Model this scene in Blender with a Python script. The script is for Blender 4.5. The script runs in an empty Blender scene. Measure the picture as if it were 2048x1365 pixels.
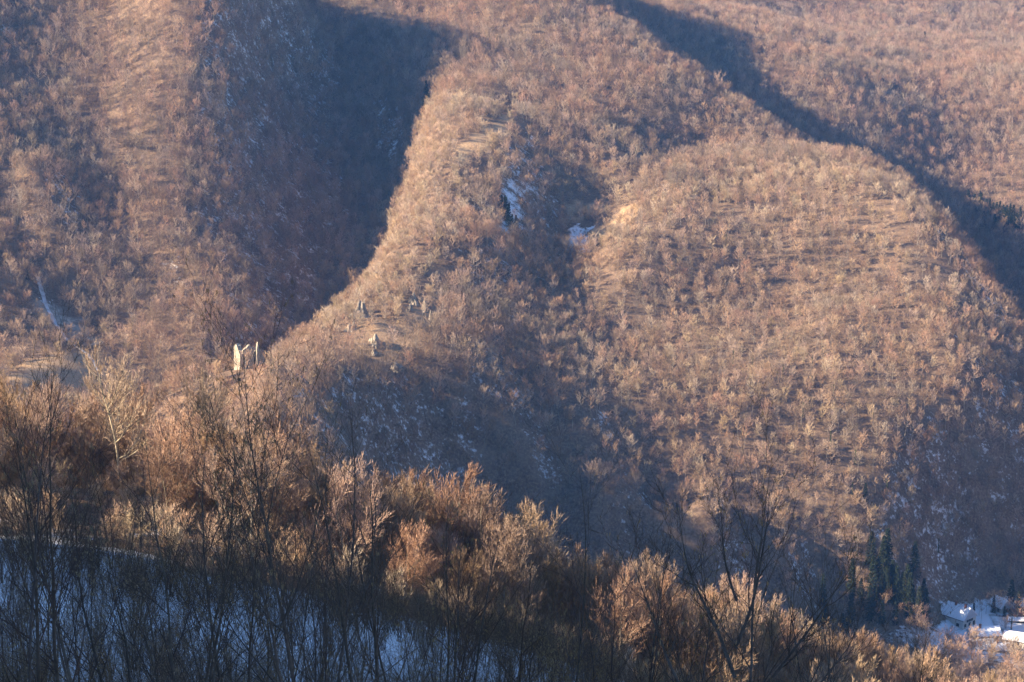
import bpy, math, random
import numpy as np
from mathutils import Vector, Matrix
R = math.radians
scene = bpy.context.scene
C = scene.collection

# ------------------------------------------------------------------ camera
ZC = 400.0                      # eye height above the datum
PITCH = 14.0
FPX = 4107.0                    # focal length in photo pixels (2048 wide)
cam_data = bpy.data.cameras.new("camera")
cam_data.sensor_width = 36.0
cam_data.lens = 36.0 * FPX / 2048.0
cam_data.clip_start = 0.5
cam_data.clip_end = 9000.0
cam = bpy.data.objects.new("camera", cam_data)
cam.location = (0, 0, ZC)
cam.rotation_euler = (R(90 - PITCH), 0, 0)
C.objects.link(cam)
scene.camera = cam
scene.render.resolution_x, scene.render.resolution_y = 1024, 682

# ------------------------------------------------------------------ light
SUN_EL, SUN_H = 26.0, (-0.97, -0.245)      # elevation; horizontal direction towards the sun
SUN_STRENGTH, SKY_STRENGTH = 5.0, 0.072
HAZE = 0.000075
world = bpy.data.worlds.new("World")
scene.world = world
world.use_nodes = True
wn = world.node_tree.nodes
sky = wn.new("ShaderNodeTexSky")
sky.sky_type = 'NISHITA'
sky.sun_disc = False
sky.sun_elevation = R(SUN_EL)
sky.sun_rotation = math.atan2(SUN_H[0], SUN_H[1])
sky.altitude = 600
sky.air_density = 1.0
sky.dust_density = 0.4
sky.ozone_density = 5.0
wn["Background"].inputs["Strength"].default_value = SKY_STRENGTH
world.node_tree.links.new(sky.outputs[0], wn["Background"].inputs["Color"])
sd = Vector((SUN_H[0], SUN_H[1], 0)).normalized() * math.cos(R(SUN_EL)) + Vector((0, 0, math.sin(R(SUN_EL))))
sun = bpy.data.lights.new("sun", 'SUN')
sun.energy = SUN_STRENGTH
sun.angle = R(0.5)
sun.color = (1.0, 0.79, 0.55)
so = bpy.data.objects.new("sun", sun)
so.rotation_euler = sd.to_track_quat('Z', 'Y').to_euler()
C.objects.link(so)
scene.view_settings.view_transform = 'Standard'
scene.view_settings.look = 'None'
scene.view_settings.exposure = 1.85
scene.view_settings.gamma = 1.0
scene.cycles.max_bounces = 5
scene.cycles.diffuse_bounces = 2
scene.cycles.glossy_bounces = 1
scene.cycles.transmission_bounces = 1
scene.cycles.transparent_max_bounces = 4
scene.cycles.volume_bounces = 0
scene.cycles.use_denoising = True

# ------------------------------------------------------------------ helpers
cp, sp = math.cos(R(PITCH)), math.sin(R(PITCH))
def at(px, py, Y):
    """the place in the valley seen at photo pixel (px, py) at the distance Y north of the camera"""
    r, u = (px - 1024) / FPX, -(py - 682.5) / FPX
    s = Y / (cp + u * sp)
    return (s * r, Y, ZC + s * (-sp + u * cp))
def project(x, y, z):
    z = z - ZC
    d = y * cp - z * sp
    u = y * sp + z * cp
    return 1024 + FPX * x / d, 682.5 - FPX * u / d

def tag(o, label=None, cat=None, group=None, kind=None):
    if label: o['label'] = label
    if cat: o['category'] = cat
    if group: o['group'] = group
    if kind: o['kind'] = kind
    return o
def link_mesh(name, verts, faces, mats, parent=None, smooth=False, midx=None):
    me = bpy.data.meshes.new(name)
    me.from_pydata(verts, [], faces)
    for m in (mats if isinstance(mats, (list, tuple)) else [mats]): me.materials.append(m)
    if midx is not None: me.polygons.foreach_set('material_index', midx)
    if smooth: me.polygons.foreach_set('use_smooth', [True] * len(me.polygons))
    me.update()
    o = bpy.data.objects.new(name, me)
    C.objects.link(o)
    if parent: o.parent = parent
    return o
def empty(name, loc, rz=0.0):
    o = bpy.data.objects.new(name, None)
    o.empty_display_size = 0.5
    o.location = loc
    o.rotation_euler = (0, 0, rz)
    C.objects.link(o)
    return o

class NB:
    """tiny node builder"""
    def __init__(s, name):
        s.m = bpy.data.materials.new(name); s.m.use_nodes = True
        s.t = s.m.node_tree; s.b = s.t.nodes['Principled BSDF']
        s.b.inputs['Roughness'].default_value = 0.9
        s.b.inputs['Specular IOR Level'].default_value = 0.15
    def n(s, typ, **kw):
        nd = s.t.nodes.new(typ)
        for k, v in kw.items():
            if k.startswith('i_'):
                k2 = k[2:]
                nd.inputs[int(k2) if k2.isdigit() else k2].default_value = v
            else: setattr(nd, k, v)
        return nd
    def l(s, a, b): s.t.links.new(a, b)
    def noise(s, scale, detail=3, rough=0.55, coord=None, dist=0.0):
        nd = s.n('ShaderNodeTexNoise'); nd.inputs['Scale'].default_value = scale
        nd.inputs['Detail'].default_value = detail; nd.inputs['Roughness'].default_value = rough
        nd.inputs['Distortion'].default_value = dist
        if coord is not None: s.l(coord, nd.inputs['Vector'])
        return nd.outputs['Fac']
    def pos(s):
        return s.n('ShaderNodeNewGeometry').outputs['Position']
    def ramp(s, fac, stops, interp='LINEAR'):
        nd = s.n('ShaderNodeValToRGB'); cr = nd.color_ramp; cr.interpolation = interp
        while len(cr.elements) < len(stops): cr.elements.new(0.5)
        for e, (p, c) in zip(cr.elements, stops):
            e.position = p; e.color = (c[0], c[1], c[2], 1) if not isinstance(c, (int, float)) else (c, c, c, 1)
        s.l(fac, nd.inputs[0]); return nd.outputs['Color']
    def mix(s, fac, a, b, blend='MIX'):
        nd = s.n('ShaderNodeMix', data_type='RGBA', blend_type=blend)
        for k, v in ((0, fac), (6, a), (7, b)):
            if isinstance(v, (int, float)): nd.inputs[k].default_value = v
            elif isinstance(v, tuple): nd.inputs[k].default_value = (*v[:3], 1)
            else: s.l(v, nd.inputs[k])
        return nd.outputs[2]
    def math(s, op, a, b=0.0, clamp=False):
        nd = s.n('ShaderNodeMath', operation=op, use_clamp=clamp)
        for k, v in ((0, a), (1, b)):
            if isinstance(v, (int, float)): nd.inputs[k].default_value = v
            else: s.l(v, nd.inputs[k])
        return nd.outputs[0]
    def bump(s, h, strength, dist):
        nd = s.n('ShaderNodeBump'); nd.inputs['Strength'].default_value = strength
        nd.inputs['Distance'].default_value = dist
        s.l(h, nd.inputs['Height']); s.l(nd.outputs[0], s.b.inputs['Normal'])

# ------------------------------------------------------------------ noise
def _hash(ix, iy, seed):
    h = (ix.astype(np.int64) * 374761393 + iy.astype(np.int64) * 668265263 + seed * 1442695041) & 0xffffffff
    h = ((h ^ (h >> 13)) * 1274126177) & 0xffffffff
    return ((h ^ (h >> 16)) & 0xffffff) / float(0xffffff)
def vnoise(x, y, wl, seed=0):
    """smooth value noise, -1..1, wavelength wl"""
    x = np.asarray(x, float) / wl; y = np.asarray(y, float) / wl
    ix, iy = np.floor(x), np.floor(y); fx, fy = x - ix, y - iy
    fx = fx * fx * fx * (fx * (fx * 6 - 15) + 10); fy = fy * fy * fy * (fy * (fy * 6 - 15) + 10)
    a = _hash(ix, iy, seed); b = _hash(ix + 1, iy, seed); c = _hash(ix, iy + 1, seed); d = _hash(ix + 1, iy + 1, seed)
    return 2 * ((a * (1 - fx) + b * fx) * (1 - fy) + (c * (1 - fx) + d * fx) * fy) - 1

# ------------------------------------------------------------------ terrain: ridges, spurs and streams as 3D lines
W = lambda x, y, z: (x, y, ZC + z)
LINES = [
 # the hillside the camera stands on
 [W(0,-120,50), W(0,-40,12), W(0,-5,-4.5), W(0,12,-9), W(0,30,-16), W(0,60,-30)],
 [W(-18,100,-44), W(-28,150,-56), W(-38,190,-67), W(-42,230,-76)],
 [W(18,100,-50), W(14,140,-62), W(6,190,-80), W(4,240,-98)],
 [W(60,0,-14), W(60,60,-42), W(60,120,-75), W(60,180,-104), W(62,240,-125)],
 [W(130,0,-40), W(140,100,-85), W(150,200,-135), W(150,300,-160)],
 [W(300,0,-100), W(320,200,-190), W(320,400,-260)], [W(600,0,-150), W(600,400,-280)],
 [at(20,960,225), at(240,1005,232), at(600,1090,240), at(1000,1250,262), at(1400,1340,330), at(1900,1470,400), at(2300,1560,460)],
 [W(-75,300,-118), W(-20,300,-128), W(30,320,-146), W(80,380,-178), W(140,450,-210)],
 [W(-110,420,-205), W(-40,430,-215), W(20,450,-235), W(80,500,-265), W(140,560,-290)],
 [W(-150,560,-262), W(-90,590,-268), W(0,620,-285), W(80,650,-305), W(150,700,-325), W(220,740,-340)],
 # the shoulder on the left that shades the foreground
 [W(-75,40,-10), W(-90,110,-28), W(-100,180,-62), W(-110,240,-85)],
 [W(-200,-80,150), W(-225,20,150), W(-262,100,76), W(-285,124,38), W(-290,152,-12), W(-290,200,-55)],
 [W(-150,-30,95), W(-160,50,60), W(-175,110,20), W(-180,150,-18), W(-185,200,-55)],
 [W(-400,0,95), W(-420,100,70), W(-420,180,0), W(-400,260,-90), W(-350,420,-180), W(-300,600,-230)],
 [W(-700,0,120), W(-800,400,-60), W(-700,800,-150), W(-600,1100,-110)],
 # ruin hill and its nose
 [at(250,850,748), at(330,792,765), at(450,735,754), at(550,728,751), at(620,738,756), at(690,752,800)],
 [at(330,1010,655), at(480,1020,660)], [at(300,900,715), at(420,860,722)],
 [at(690,752,800), at(780,815,815), at(900,890,833), at(990,945,840), at(1070,952,832), at(1180,948,826), at(1320,994,826), at(1450,1048,832), at(1600,1118,842), at(1700,1156,847), at(1760,1180,843), at(1792,1203,838)],
 [at(530,745,741), at(542,795,708), at(560,860,705), at(585,930,676)],
 [at(760,1010,780), at(860,1060,790), at(1000,1065,820), at(1100,1120,816), at(1300,1170,818), at(1500,1230,820), at(1720,1300,818)], [at(1150,1030,834), at(1320,1075,840), at(1500,1135,845), at(1640,1185,845)],
 [at(640,830,768), at(700,880,776), at(800,930,800), at(880,985,818)],
 # saddle, rocks and the middle spur up to the back mountain
 [at(690,752,800), at(735,745,830), at(790,700,862), at(835,650,898), at(868,580,935), at(885,470,985), at(905,405,1030), at(950,330,1090), at(1035,225,1210), at(1070,110,1340), at(1090,10,1420), at(1090,-120,1540)],
 [at(600,690,870), at(640,640,905), at(700,590,935), at(770,510,975), at(820,400,1050), at(850,320,1122), at(850,240,1200), at(850,150,1295), at(850,70,1380)],
 # valley between the left hill and the spur
 [at(150,1010,740), at(330,915,850), at(470,880,900), at(560,820,940), at(640,750,1000), at(715,650,1070), at(760,560,1110), at(800,440,1180), at(800,330,1245), at(760,230,1300), at(680,130,1350), at(580,30,1400), at(480,-60,1450)],
 [at(842,200,1262), at(800,120,1330), at(720,60,1390), at(640,0,1440)], [at(780,-20,1480)],
 # left hill: terrace, crest and front
 [at(20,735,880), at(110,725,900), at(210,722,930), at(270,705,955)],
 [at(0,840,800), at(110,830,810), at(200,820,820)],
 [at(230,660,985), at(285,560,1025), at(305,450,1062), at(345,300,1125), at(385,180,1165), at(425,60,1210), at(470,-60,1260), at(550,-110,1330)],
 [at(60,620,975), at(150,560,1008), at(190,420,1080), at(205,250,1150), at(215,100,1210), at(220,-60,1280)],
 [at(-20,560,990), at(10,440,1045), at(25,330,1085)], [at(90,430,1040), at(80,330,1070)],
 [at(-100,765,900), at(-150,500,990), at(-150,200,1110), at(-200,-100,1230)],
 [at(480,190,1205), at(560,80,1310), at(530,350,1160)], [at(520,400,1130)], [at(390,480,1062), at(430,540,1040)], [at(480,640,1000), at(420,690,960)],
 # stream between the spur and the right hill
 [at(1100,882,860), at(1088,790,884), at(1108,700,926), at(1122,625,976), at(1092,560,1004), at(1030,480,1035), at(1022,395,1075), at(1040,320,1125), at(1062,240,1195)],
 [at(850,755,852), at(950,810,845), at(1020,870,842)], [at(1010,720,895)], [at(960,560,960), at(960,460,1010)],
 [at(1100,882,860), at(1215,965,846)],
 # knob between the streams
 [at(1090,365,1140), at(1180,325,1158), at(1260,325,1165), at(1330,355,1165)],
 [at(1130,480,1085), at(1200,445,1105), at(1260,440,1070)], [at(1130,555,1025), at(1180,500,1060)],
 [at(1270,300,1235), at(1350,325,1260), at(1440,335,1255)], [at(1150,250,1215)],
 # right hill: crest, front, foot and back flank
 [at(1180,560,995), at(1240,480,1032), at(1330,415,1078), at(1420,390,1105), at(1530,365,1130), at(1650,350,1145), at(1780,385,1125), at(1860,440,1095), at(1930,560,1048), at(2000,700,1000), at(2060,840,958), at(2150,980,935)],
 [at(1200,700,934), at(1350,650,975), at(1550,600,1015), at(1750,620,1000), at(1850,720,952), at(1930,760,945)],
 [at(1160,830,864), at(1300,850,877), at(1500,850,892), at(1700,880,900), at(1780,915,890), at(1860,940,900), at(1980,955,918)],
 [at(1240,925,838), at(1400,988,838), at(1550,1050,842), at(1700,1105,852), at(1800,1130,862), at(1880,1142,886), at(1970,1150,896), at(2080,1150,908)],
 # valley behind the right hill
 [at(1270,85,1530), at(1400,150,1470), at(1500,225,1425), at(1650,322,1385), at(1760,360,1425), at(1860,412,1415), at(1950,490,1385), at(2048,620,1320), at(2200,950,1110)],
 # back mountain spur
 [at(1090,10,1420), at(1180,50,1410), at(1300,110,1360), at(1400,185,1315), at(1500,255,1282), at(1600,322,1262), at(1700,352,1250), at(1780,372,1225), at(1860,435,1198), at(1930,545,1158)],
 [at(960,110,1340), at(960,10,1450)], [at(1200,160,1300), at(1330,220,1275)],
 # slopes beyond
 [at(1640,150,1515), at(1800,262,1485), at(1900,335,1470), at(2048,425,1425)],
 [at(1350,20,1800), at(1500,35,1770), at(1600,70,1730), at(1750,115,1690), at(1900,140,1660), at(2048,150,1630), at(2250,200,1560)],
 [at(1700,80,1850), at(1880,112,1780), at(2060,120,1760)],
 [at(700,-40,1750), at(1100,-40,1800), at(1500,0,1950), at(1800,0,2050), at(2100,10,2050)],
 [at(1500,-150,2350), at(2100,-150,2400), at(900,-200,2200)],
 # valley floor with the village
 [at(1850,1230,852), at(1920,1234,860), at(2010,1236,864), at(2100,1238,866)],
 [at(1860,1250,852), at(1940,1250,856), at(2040,1255,855)], [at(1850,1330,800), at(1950,1330,802), at(2060,1330,804)],
 [W(330,900,-335), W(450,1000,-330), W(420,800,-345)], [W(600,1300,-200), W(800,900,-150), W(500,1250,-300)],
]
pts = []
for ln in LINES:
    for a, b in zip(ln[:-1], ln[1:]):
        L = math.dist(a, b); n = max(1, int(round(L / 32.0)))
        for i in range(n): pts.append([a[k] + (b[k] - a[k]) * i / n for k in range(3)])
    pts.append(list(ln[-1]))
P = np.array(pts)
_, _u = np.unique(np.round(P[:, :2] / 6).astype(int), axis=0, return_index=True)
P = P[np.sort(_u)]
RC = 9.0
def _phi(d2): return np.sqrt(d2 + RC * RC)
N = len(P)
A = np.zeros((N + 3, N + 3))
d2 = (P[:, None, 0] - P[None, :, 0]) ** 2 + (P[:, None, 1] - P[None, :, 1]) ** 2
A[:N, :N] = _phi(d2) - np.eye(N) * 3.0
A[:N, N] = A[N, :N] = 1
A[:N, N + 1] = A[N + 1, :N] = P[:, 0] / 1000
A[:N, N + 2] = A[N + 2, :N] = P[:, 1] / 1000
wts = np.linalg.solve(A, np.concatenate([P[:, 2], [0, 0, 0]]))
def rng(a, b, s): return np.arange(a, b - 1e-6, s)
gx = np.concatenate([rng(-1400, -500, 50), rng(-500, -360, 10), rng(-360, 480, 4), rng(480, 620, 10), rng(620, 1500, 40)])
gy = np.concatenate([rng(-500, -60, 20), rng(-60, 260, 4), rng(260, 620, 6), rng(620, 1500, 4), rng(1500, 2100, 7), rng(2100, 3300, 40)])
GX, GY = np.meshgrid(gx, gy)
def smooth01(v, a, b):
    t = np.clip((v - a) / (b - a), 0, 1); return t * t * (3 - 2 * t)
def height_rbf(X, Y):
    out = np.empty(X.size); X = X.ravel(); Y = Y.ravel()
    for i in range(0, X.size, 20000):
        xs, ys = X[i:i+20000], Y[i:i+20000]
        ph = _phi((xs[:, None] - P[None, :, 0]) ** 2 + (ys[:, None] - P[None, :, 1]) ** 2)
        out[i:i+20000] = ph @ wts[:N] + wts[N] + wts[N+1] * xs / 1000 + wts[N+2] * ys / 1000
    return out
GZ = height_rbf(GX, GY).reshape(GX.shape)
village = np.exp(-(((GX - 205) / 60) ** 2 + ((GY - 850) / 55) ** 2) ** 2)
amp = smooth01(GY, 150, 600) * 0.85 + 0.15
amp = amp * (1 - 0.9 * village)
nz = 5.5 * vnoise(GX + 30, GY, 95, 1) + 4.0 * (0.5 - np.abs(vnoise(GX, GY, 60, 2))) + 1.8 * vnoise(GX, GY, 31, 3) + 1.1 * vnoise(GX, GY, 15, 4)
GZ = GZ + nz * amp + 0.35 * vnoise(GX, GY, 9, 5)
def ground(x, y):
    """terrain height, bilinear"""
    x = np.asarray(x, float); y = np.asarray(y, float)
    i = np.clip(np.searchsorted(gx, x) - 1, 0, len(gx) - 2); j = np.clip(np.searchsorted(gy, y) - 1, 0, len(gy) - 2)
    fx = np.clip((x - gx[i]) / (gx[i+1] - gx[i]), 0, 1); fy = np.clip((y - gy[j]) / (gy[j+1] - gy[j]), 0, 1)
    return (GZ[j, i] * (1 - fx) + GZ[j, i+1] * fx) * (1 - fy) + (GZ[j+1, i] * (1 - fx) + GZ[j+1, i+1] * fx) * fy
def inpoly(px, py, poly):
    c = np.zeros(np.shape(px), bool); n = len(poly)
    for a in range(n):
        x1, y1 = poly[a]; x2, y2 = poly[(a + 1) % n]
        if y1 == y2: continue
        c ^= ((y1 > py) != (y2 > py)) & (px < (x2 - x1) * (py - y1) / (y2 - y1) + x1)
    return c
# open ground, given as outlines on the hillsides: (outline, near, far, kind)
AREAS = [
 ([(998,375),(1050,368),(1046,402),(1034,440),(1020,485),(996,470),(1008,430)], 1030, 1220, 'snow'),
 ([(1132,450),(1178,450),(1190,492),(1165,512),(1136,500)], 1000, 1160, 'snow'),
 ([(1060,505),(1125,500),(1125,550),(1085,565)], 960, 1110, 'snowthin'),
 ([(1030,280),(1062,262),(1068,300),(1040,365),(1022,360)], 1080, 1300, 'snowthin'),
 ([(1120,412),(1175,398),(1215,410),(1160,440),(1128,436)], 1040, 1220, 'grass'),
 ([(1182,462),(1225,430),(1268,412),(1275,432),(1225,470),(1190,482)], 960, 1160, 'grass'),
 ([(905,300),(960,262),(1030,225),(1000,275),(930,325)], 1030, 1240, 'grass'),
 ([(690,660),(735,640),(800,640),(850,600),(880,560),(900,590),(850,680),(830,720),(760,745),(720,715)], 800, 980, 'grassthin'),
 ([(15,752),(60,722),(140,704),(214,706),(222,760),(160,800),(30,800)], 780, 970, 'grass'),
 ([(68,602),(110,610),(200,680),(198,694),(120,655),(70,625)], 900, 1050, 'scree'),
 ([(320,515),(365,505),(375,560),(345,585)], 940, 1100, 'snowthin'),
 ([(740,190),(800,210),(812,385),(750,300)], 1000, 1500, 'snowthin'),
 
 ([(1290,520),(1300,560),(1290,560)], 900, 1000, 'none'),
]
PXg, PYg = project(GX, GY, GZ)
def area_masks(px, py, y):
    m = {'snow': np.zeros(px.shape), 'grass': np.zeros(px.shape), 'clear': np.zeros(px.shape), 'scree': np.zeros(px.shape)}
    wx = 12 * vnoise(px, py, 14, 51) + 7 * vnoise(px, py, 6, 52); wy = 12 * vnoise(px, py, 11, 53) + 6 * vnoise(px, py, 5, 54)
    px, py = px + wx, py + wy
    for poly, y0, y1, k in AREAS:
        c = inpoly(px, py, poly) & (y > y0) & (y < y1)
        if k == 'snow': m['snow'][c] = (.60 + .12 * vnoise(px, py, 9, 55))[c]; m['clear'][c] = .93
        if k == 'snowthin': m['snow'][c] = 0.40; m['clear'][c] = .2
        if k == 'grass': m['grass'][c] = 1; m['clear'][c] = 0.97
        if k == 'grassthin': m['grass'][c] = 0.6; m['clear'][c] = 0.55
        if k == 'scree': m['scree'][c] = 1; m['clear'][c] = 1
    return m
with np.errstate(all='ignore'):
    am = area_masks(np.where(GY > 50, PXg, -999), PYg, GY)
dzdx = np.gradient(GZ, gx, axis=1); dzdy = np.gradient(GZ, gy, axis=0)
nlen = np.sqrt(dzdx ** 2 + dzdy ** 2 + 1)
insol = (-dzdx * sd.x - dzdy * sd.y + sd.z) / nlen        # how squarely the slope meets the low winter sun
slope = np.sqrt(dzdx ** 2 + dzdy ** 2)
snow = 0.37 * (1 - smooth01(insol, -0.1, 0.28))
near = 1 - smooth01(GY + 16 * vnoise(GX, GY, 18, 31) + 14 * vnoise(GX, GY, 7, 32) + .12 * GX, 160, 195)
snow = np.maximum(snow, 0.95 * near)
snow = np.maximum(snow, village * (.95 + .25 * vnoise(GX, GY, 17, 61)) * (1 - smooth01(slope, .35, .8)))
snow = np.maximum(snow, am['snow'])
snow = np.where(am['grass'] > 0, np.minimum(snow, 0.1), snow)
snow = np.clip(snow, 0, 1)

# ------------------------------------------------------------------ ground material
g = NB('hillside_ground'); pos = g.pos()
att = g.n('ShaderNodeAttribute', attribute_name='cover').outputs['Color']
sep = g.n('ShaderNodeSeparateColor'); g.l(att, sep.inputs[0])
n1 = g.noise(0.9, 5, 0.65, pos); n2 = g.noise(0.12, 4, 0.6, pos); n3 = g.noise(0.035, 3, 0.5, pos)
leaf = g.ramp(n1, [(0.3, (0.055, 0.036, 0.027)), (0.5, (0.17, 0.112, 0.075)), (0.7, (0.34, 0.235, 0.155))])
leaf = g.mix(g.ramp(n2, [(0.35, 0.0), (0.7, 0.7)]), leaf, (0.25, 0.18, 0.125))
grass = g.ramp(n1, [(0.25, (0.20, 0.13, 0.075)), (0.5, (0.42, 0.29, 0.17)), (0.8, (0.56, 0.41, 0.26))])
col = g.mix(sep.outputs[1], leaf, grass)
scree = g.ramp(g.noise(0.5, 4, 0.7, pos), [(0.3, (0.20, 0.17, 0.14)), (0.7, (0.52, 0.46, 0.38))])
col = g.mix(sep.outputs[2], col, scree)
brk = g.math('ADD', g.math('MULTIPLY', g.noise(0.45, 5, 0.7, pos), 0.62), g.math('MULTIPLY', n2, 0.38))
thr = g.math('SUBTRACT', 1.0, sep.outputs[0])
sf = g.ramp(g.math('SUBTRACT', brk, g.math('MULTIPLY', thr, 0.62)), [(0.14, 0.0), (0.26, 1.0)])
col = g.mix(sf, col, g.mix(n2, (0.70, 0.74, 0.80), (0.84, 0.85, 0.87)))
g.l(col, g.b.inputs['Base Color'])
g.bump(n1, 0.5, 0.5)
M_ground = g.m
nv = GX.size; nxg, nyg = len(gx), len(gy)
verts = np.stack([GX, GY, GZ], -1).reshape(-1, 3)
ii, jj = np.meshgrid(np.arange(nxg - 1), np.arange(nyg - 1))
v0 = (jj * nxg + ii).ravel()
quads = np.stack([v0, v0 + 1, v0 + nxg + 1, v0 + nxg], -1)
def np_mesh(name, V, F, k, mats, smooth=True):
    me = bpy.data.meshes.new(name)
    me.vertices.add(len(V)); me.vertices.foreach_set('co', np.ascontiguousarray(V, dtype=np.float32).ravel())
    me.loops.add(F.size); me.loops.foreach_set('vertex_index', np.ascontiguousarray(F, dtype=np.int32).ravel())
    me.polygons.add(len(F)); me.polygons.foreach_set('loop_start', np.arange(0, F.size, k, dtype=np.int32))
    me.polygons.foreach_set('use_smooth', np.full(len(F), smooth))
    for m in mats: me.materials.append(m)
    me.update(calc_edges=True); return me
me = np_mesh('hills', verts, quads, 4, [M_ground])
ca = me.color_attributes.new('cover', 'FLOAT_COLOR', 'POINT')
cc = np.stack([snow, am['grass'], am['scree'], np.ones_like(snow)], -1).astype(np.float32)
ca.data.foreach_set('color', cc.ravel())
hills = bpy.data.objects.new('hills', me); C.objects.link(hills)
tag(hills, kind='structure')

# ------------------------------------------------------------------ bark, twig and needle materials
def bark_material(name, stops, per_tree=0.25, scale=3.0, rough=0.9):
    b = NB(name); p = b.n('ShaderNodeTexCoord').outputs['Object']
    c = b.ramp(b.noise(scale, 4, 0.6, p), stops)
    rnd = b.n('ShaderNodeObjectInfo').outputs['Random']
    h = b.n('ShaderNodeHueSaturation'); b.l(c, h.inputs['Color'])
    v = b.math('ADD', 1 - per_tree, b.math('MULTIPLY', rnd, 2 * per_tree)); b.l(v, h.inputs['Value'])
    rnd2 = b.math('FRACT', b.math('MULTIPLY', rnd, 17.31))
    b.l(b.math('ADD', 0.485, b.math('MULTIPLY', rnd2, 0.03)), h.inputs['Hue'])
    b.l(b.math('ADD', 0.80, b.math('MULTIPLY', b.math('FRACT', b.math('MULTIPLY', rnd, 7.7)), 0.4)), h.inputs['Saturation'])
    b.l(h.outputs[0], b.b.inputs['Base Color']); b.b.inputs['Roughness'].default_value = rough
    return b.m
M_trunk = bark_material('grey_bark', [(0.3, (0.16, 0.135, 0.11)), (0.6, (0.34, 0.30, 0.245)), (0.8, (0.50, 0.46, 0.38))], 0.35, 1.2)
M_twig = bark_material('hill_twigs', [(0.3, (0.27, 0.19, 0.14)), (0.7, (0.45, 0.335, 0.25))], 0.42, 0.35)
_t = M_twig.node_tree; _h = next(n_ for n_ in _t.nodes if n_.type == 'HUE_SAT'); _g = _t.nodes.new('ShaderNodeNewGeometry')
_n = _t.nodes.new('ShaderNodeTexNoise'); _n.inputs['Scale'].default_value = .022; _n.inputs['Detail'].default_value = 4; _t.links.new(_g.outputs['Position'], _n.inputs['Vector'])
_r = _t.nodes.new('ShaderNodeValToRGB'); _r.color_ramp.elements[0].position = .38; _r.color_ramp.elements[1].position = .62
_r.color_ramp.elements[0].color = (.90, .95, .96, 1); _r.color_ramp.elements[1].color = (1.06, .97, .90, 1); _t.links.new(_n.outputs['Fac'], _r.inputs[0])
_m = _t.nodes.new('ShaderNodeMix'); _m.data_type = 'RGBA'; _m.blend_type = 'MULTIPLY'; _m.inputs[0].default_value = 1
_t.links.new(_h.outputs[0], _m.inputs[6]); _t.links.new(_r.outputs[0], _m.inputs[7]); _t.links.new(_m.outputs[2], _t.nodes['Principled BSDF'].inputs['Base Color'])
M_twig_tan = bark_material('brush_twigs', [(0.3, (0.35, 0.26, 0.18)), (0.7, (0.55, 0.42, 0.295))], 0.25, 0.35)
M_twig_near = bark_material('wood_twigs', [(0.3, (0.27, 0.185, 0.13)), (0.7, (0.46, 0.33, 0.235))], 0.28, 0.5)
M_sapling = bark_material('dark_sapling_bark', [(0.3, (0.055, 0.042, 0.033)), (0.7, (0.13, 0.10, 0.078))], 0.25, 5)
M_sapling_twig = bark_material('dark_sapling_twigs', [(0.3, (0.06, 0.042, 0.033)), (0.7, (0.125, 0.09, 0.068))], 0.25, 3)
M_catkin = bark_material('dry_leaves_and_catkins', [(0.3, (0.20, 0.13, 0.065)), (0.7, (0.40, 0.29, 0.16))], 0.25, 4)
M_needle = bark_material('needles', [(0.3, (0.014, 0.021, 0.014)), (0.7, (0.038, 0.050, 0.030))], 0.25, 0.8)
M_ivy = bark_material('ivy_leaves', [(0.3, (0.045, 0.065, 0.022)), (0.7, (0.12, 0.15, 0.055))], 0.25, 1.5)

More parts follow.
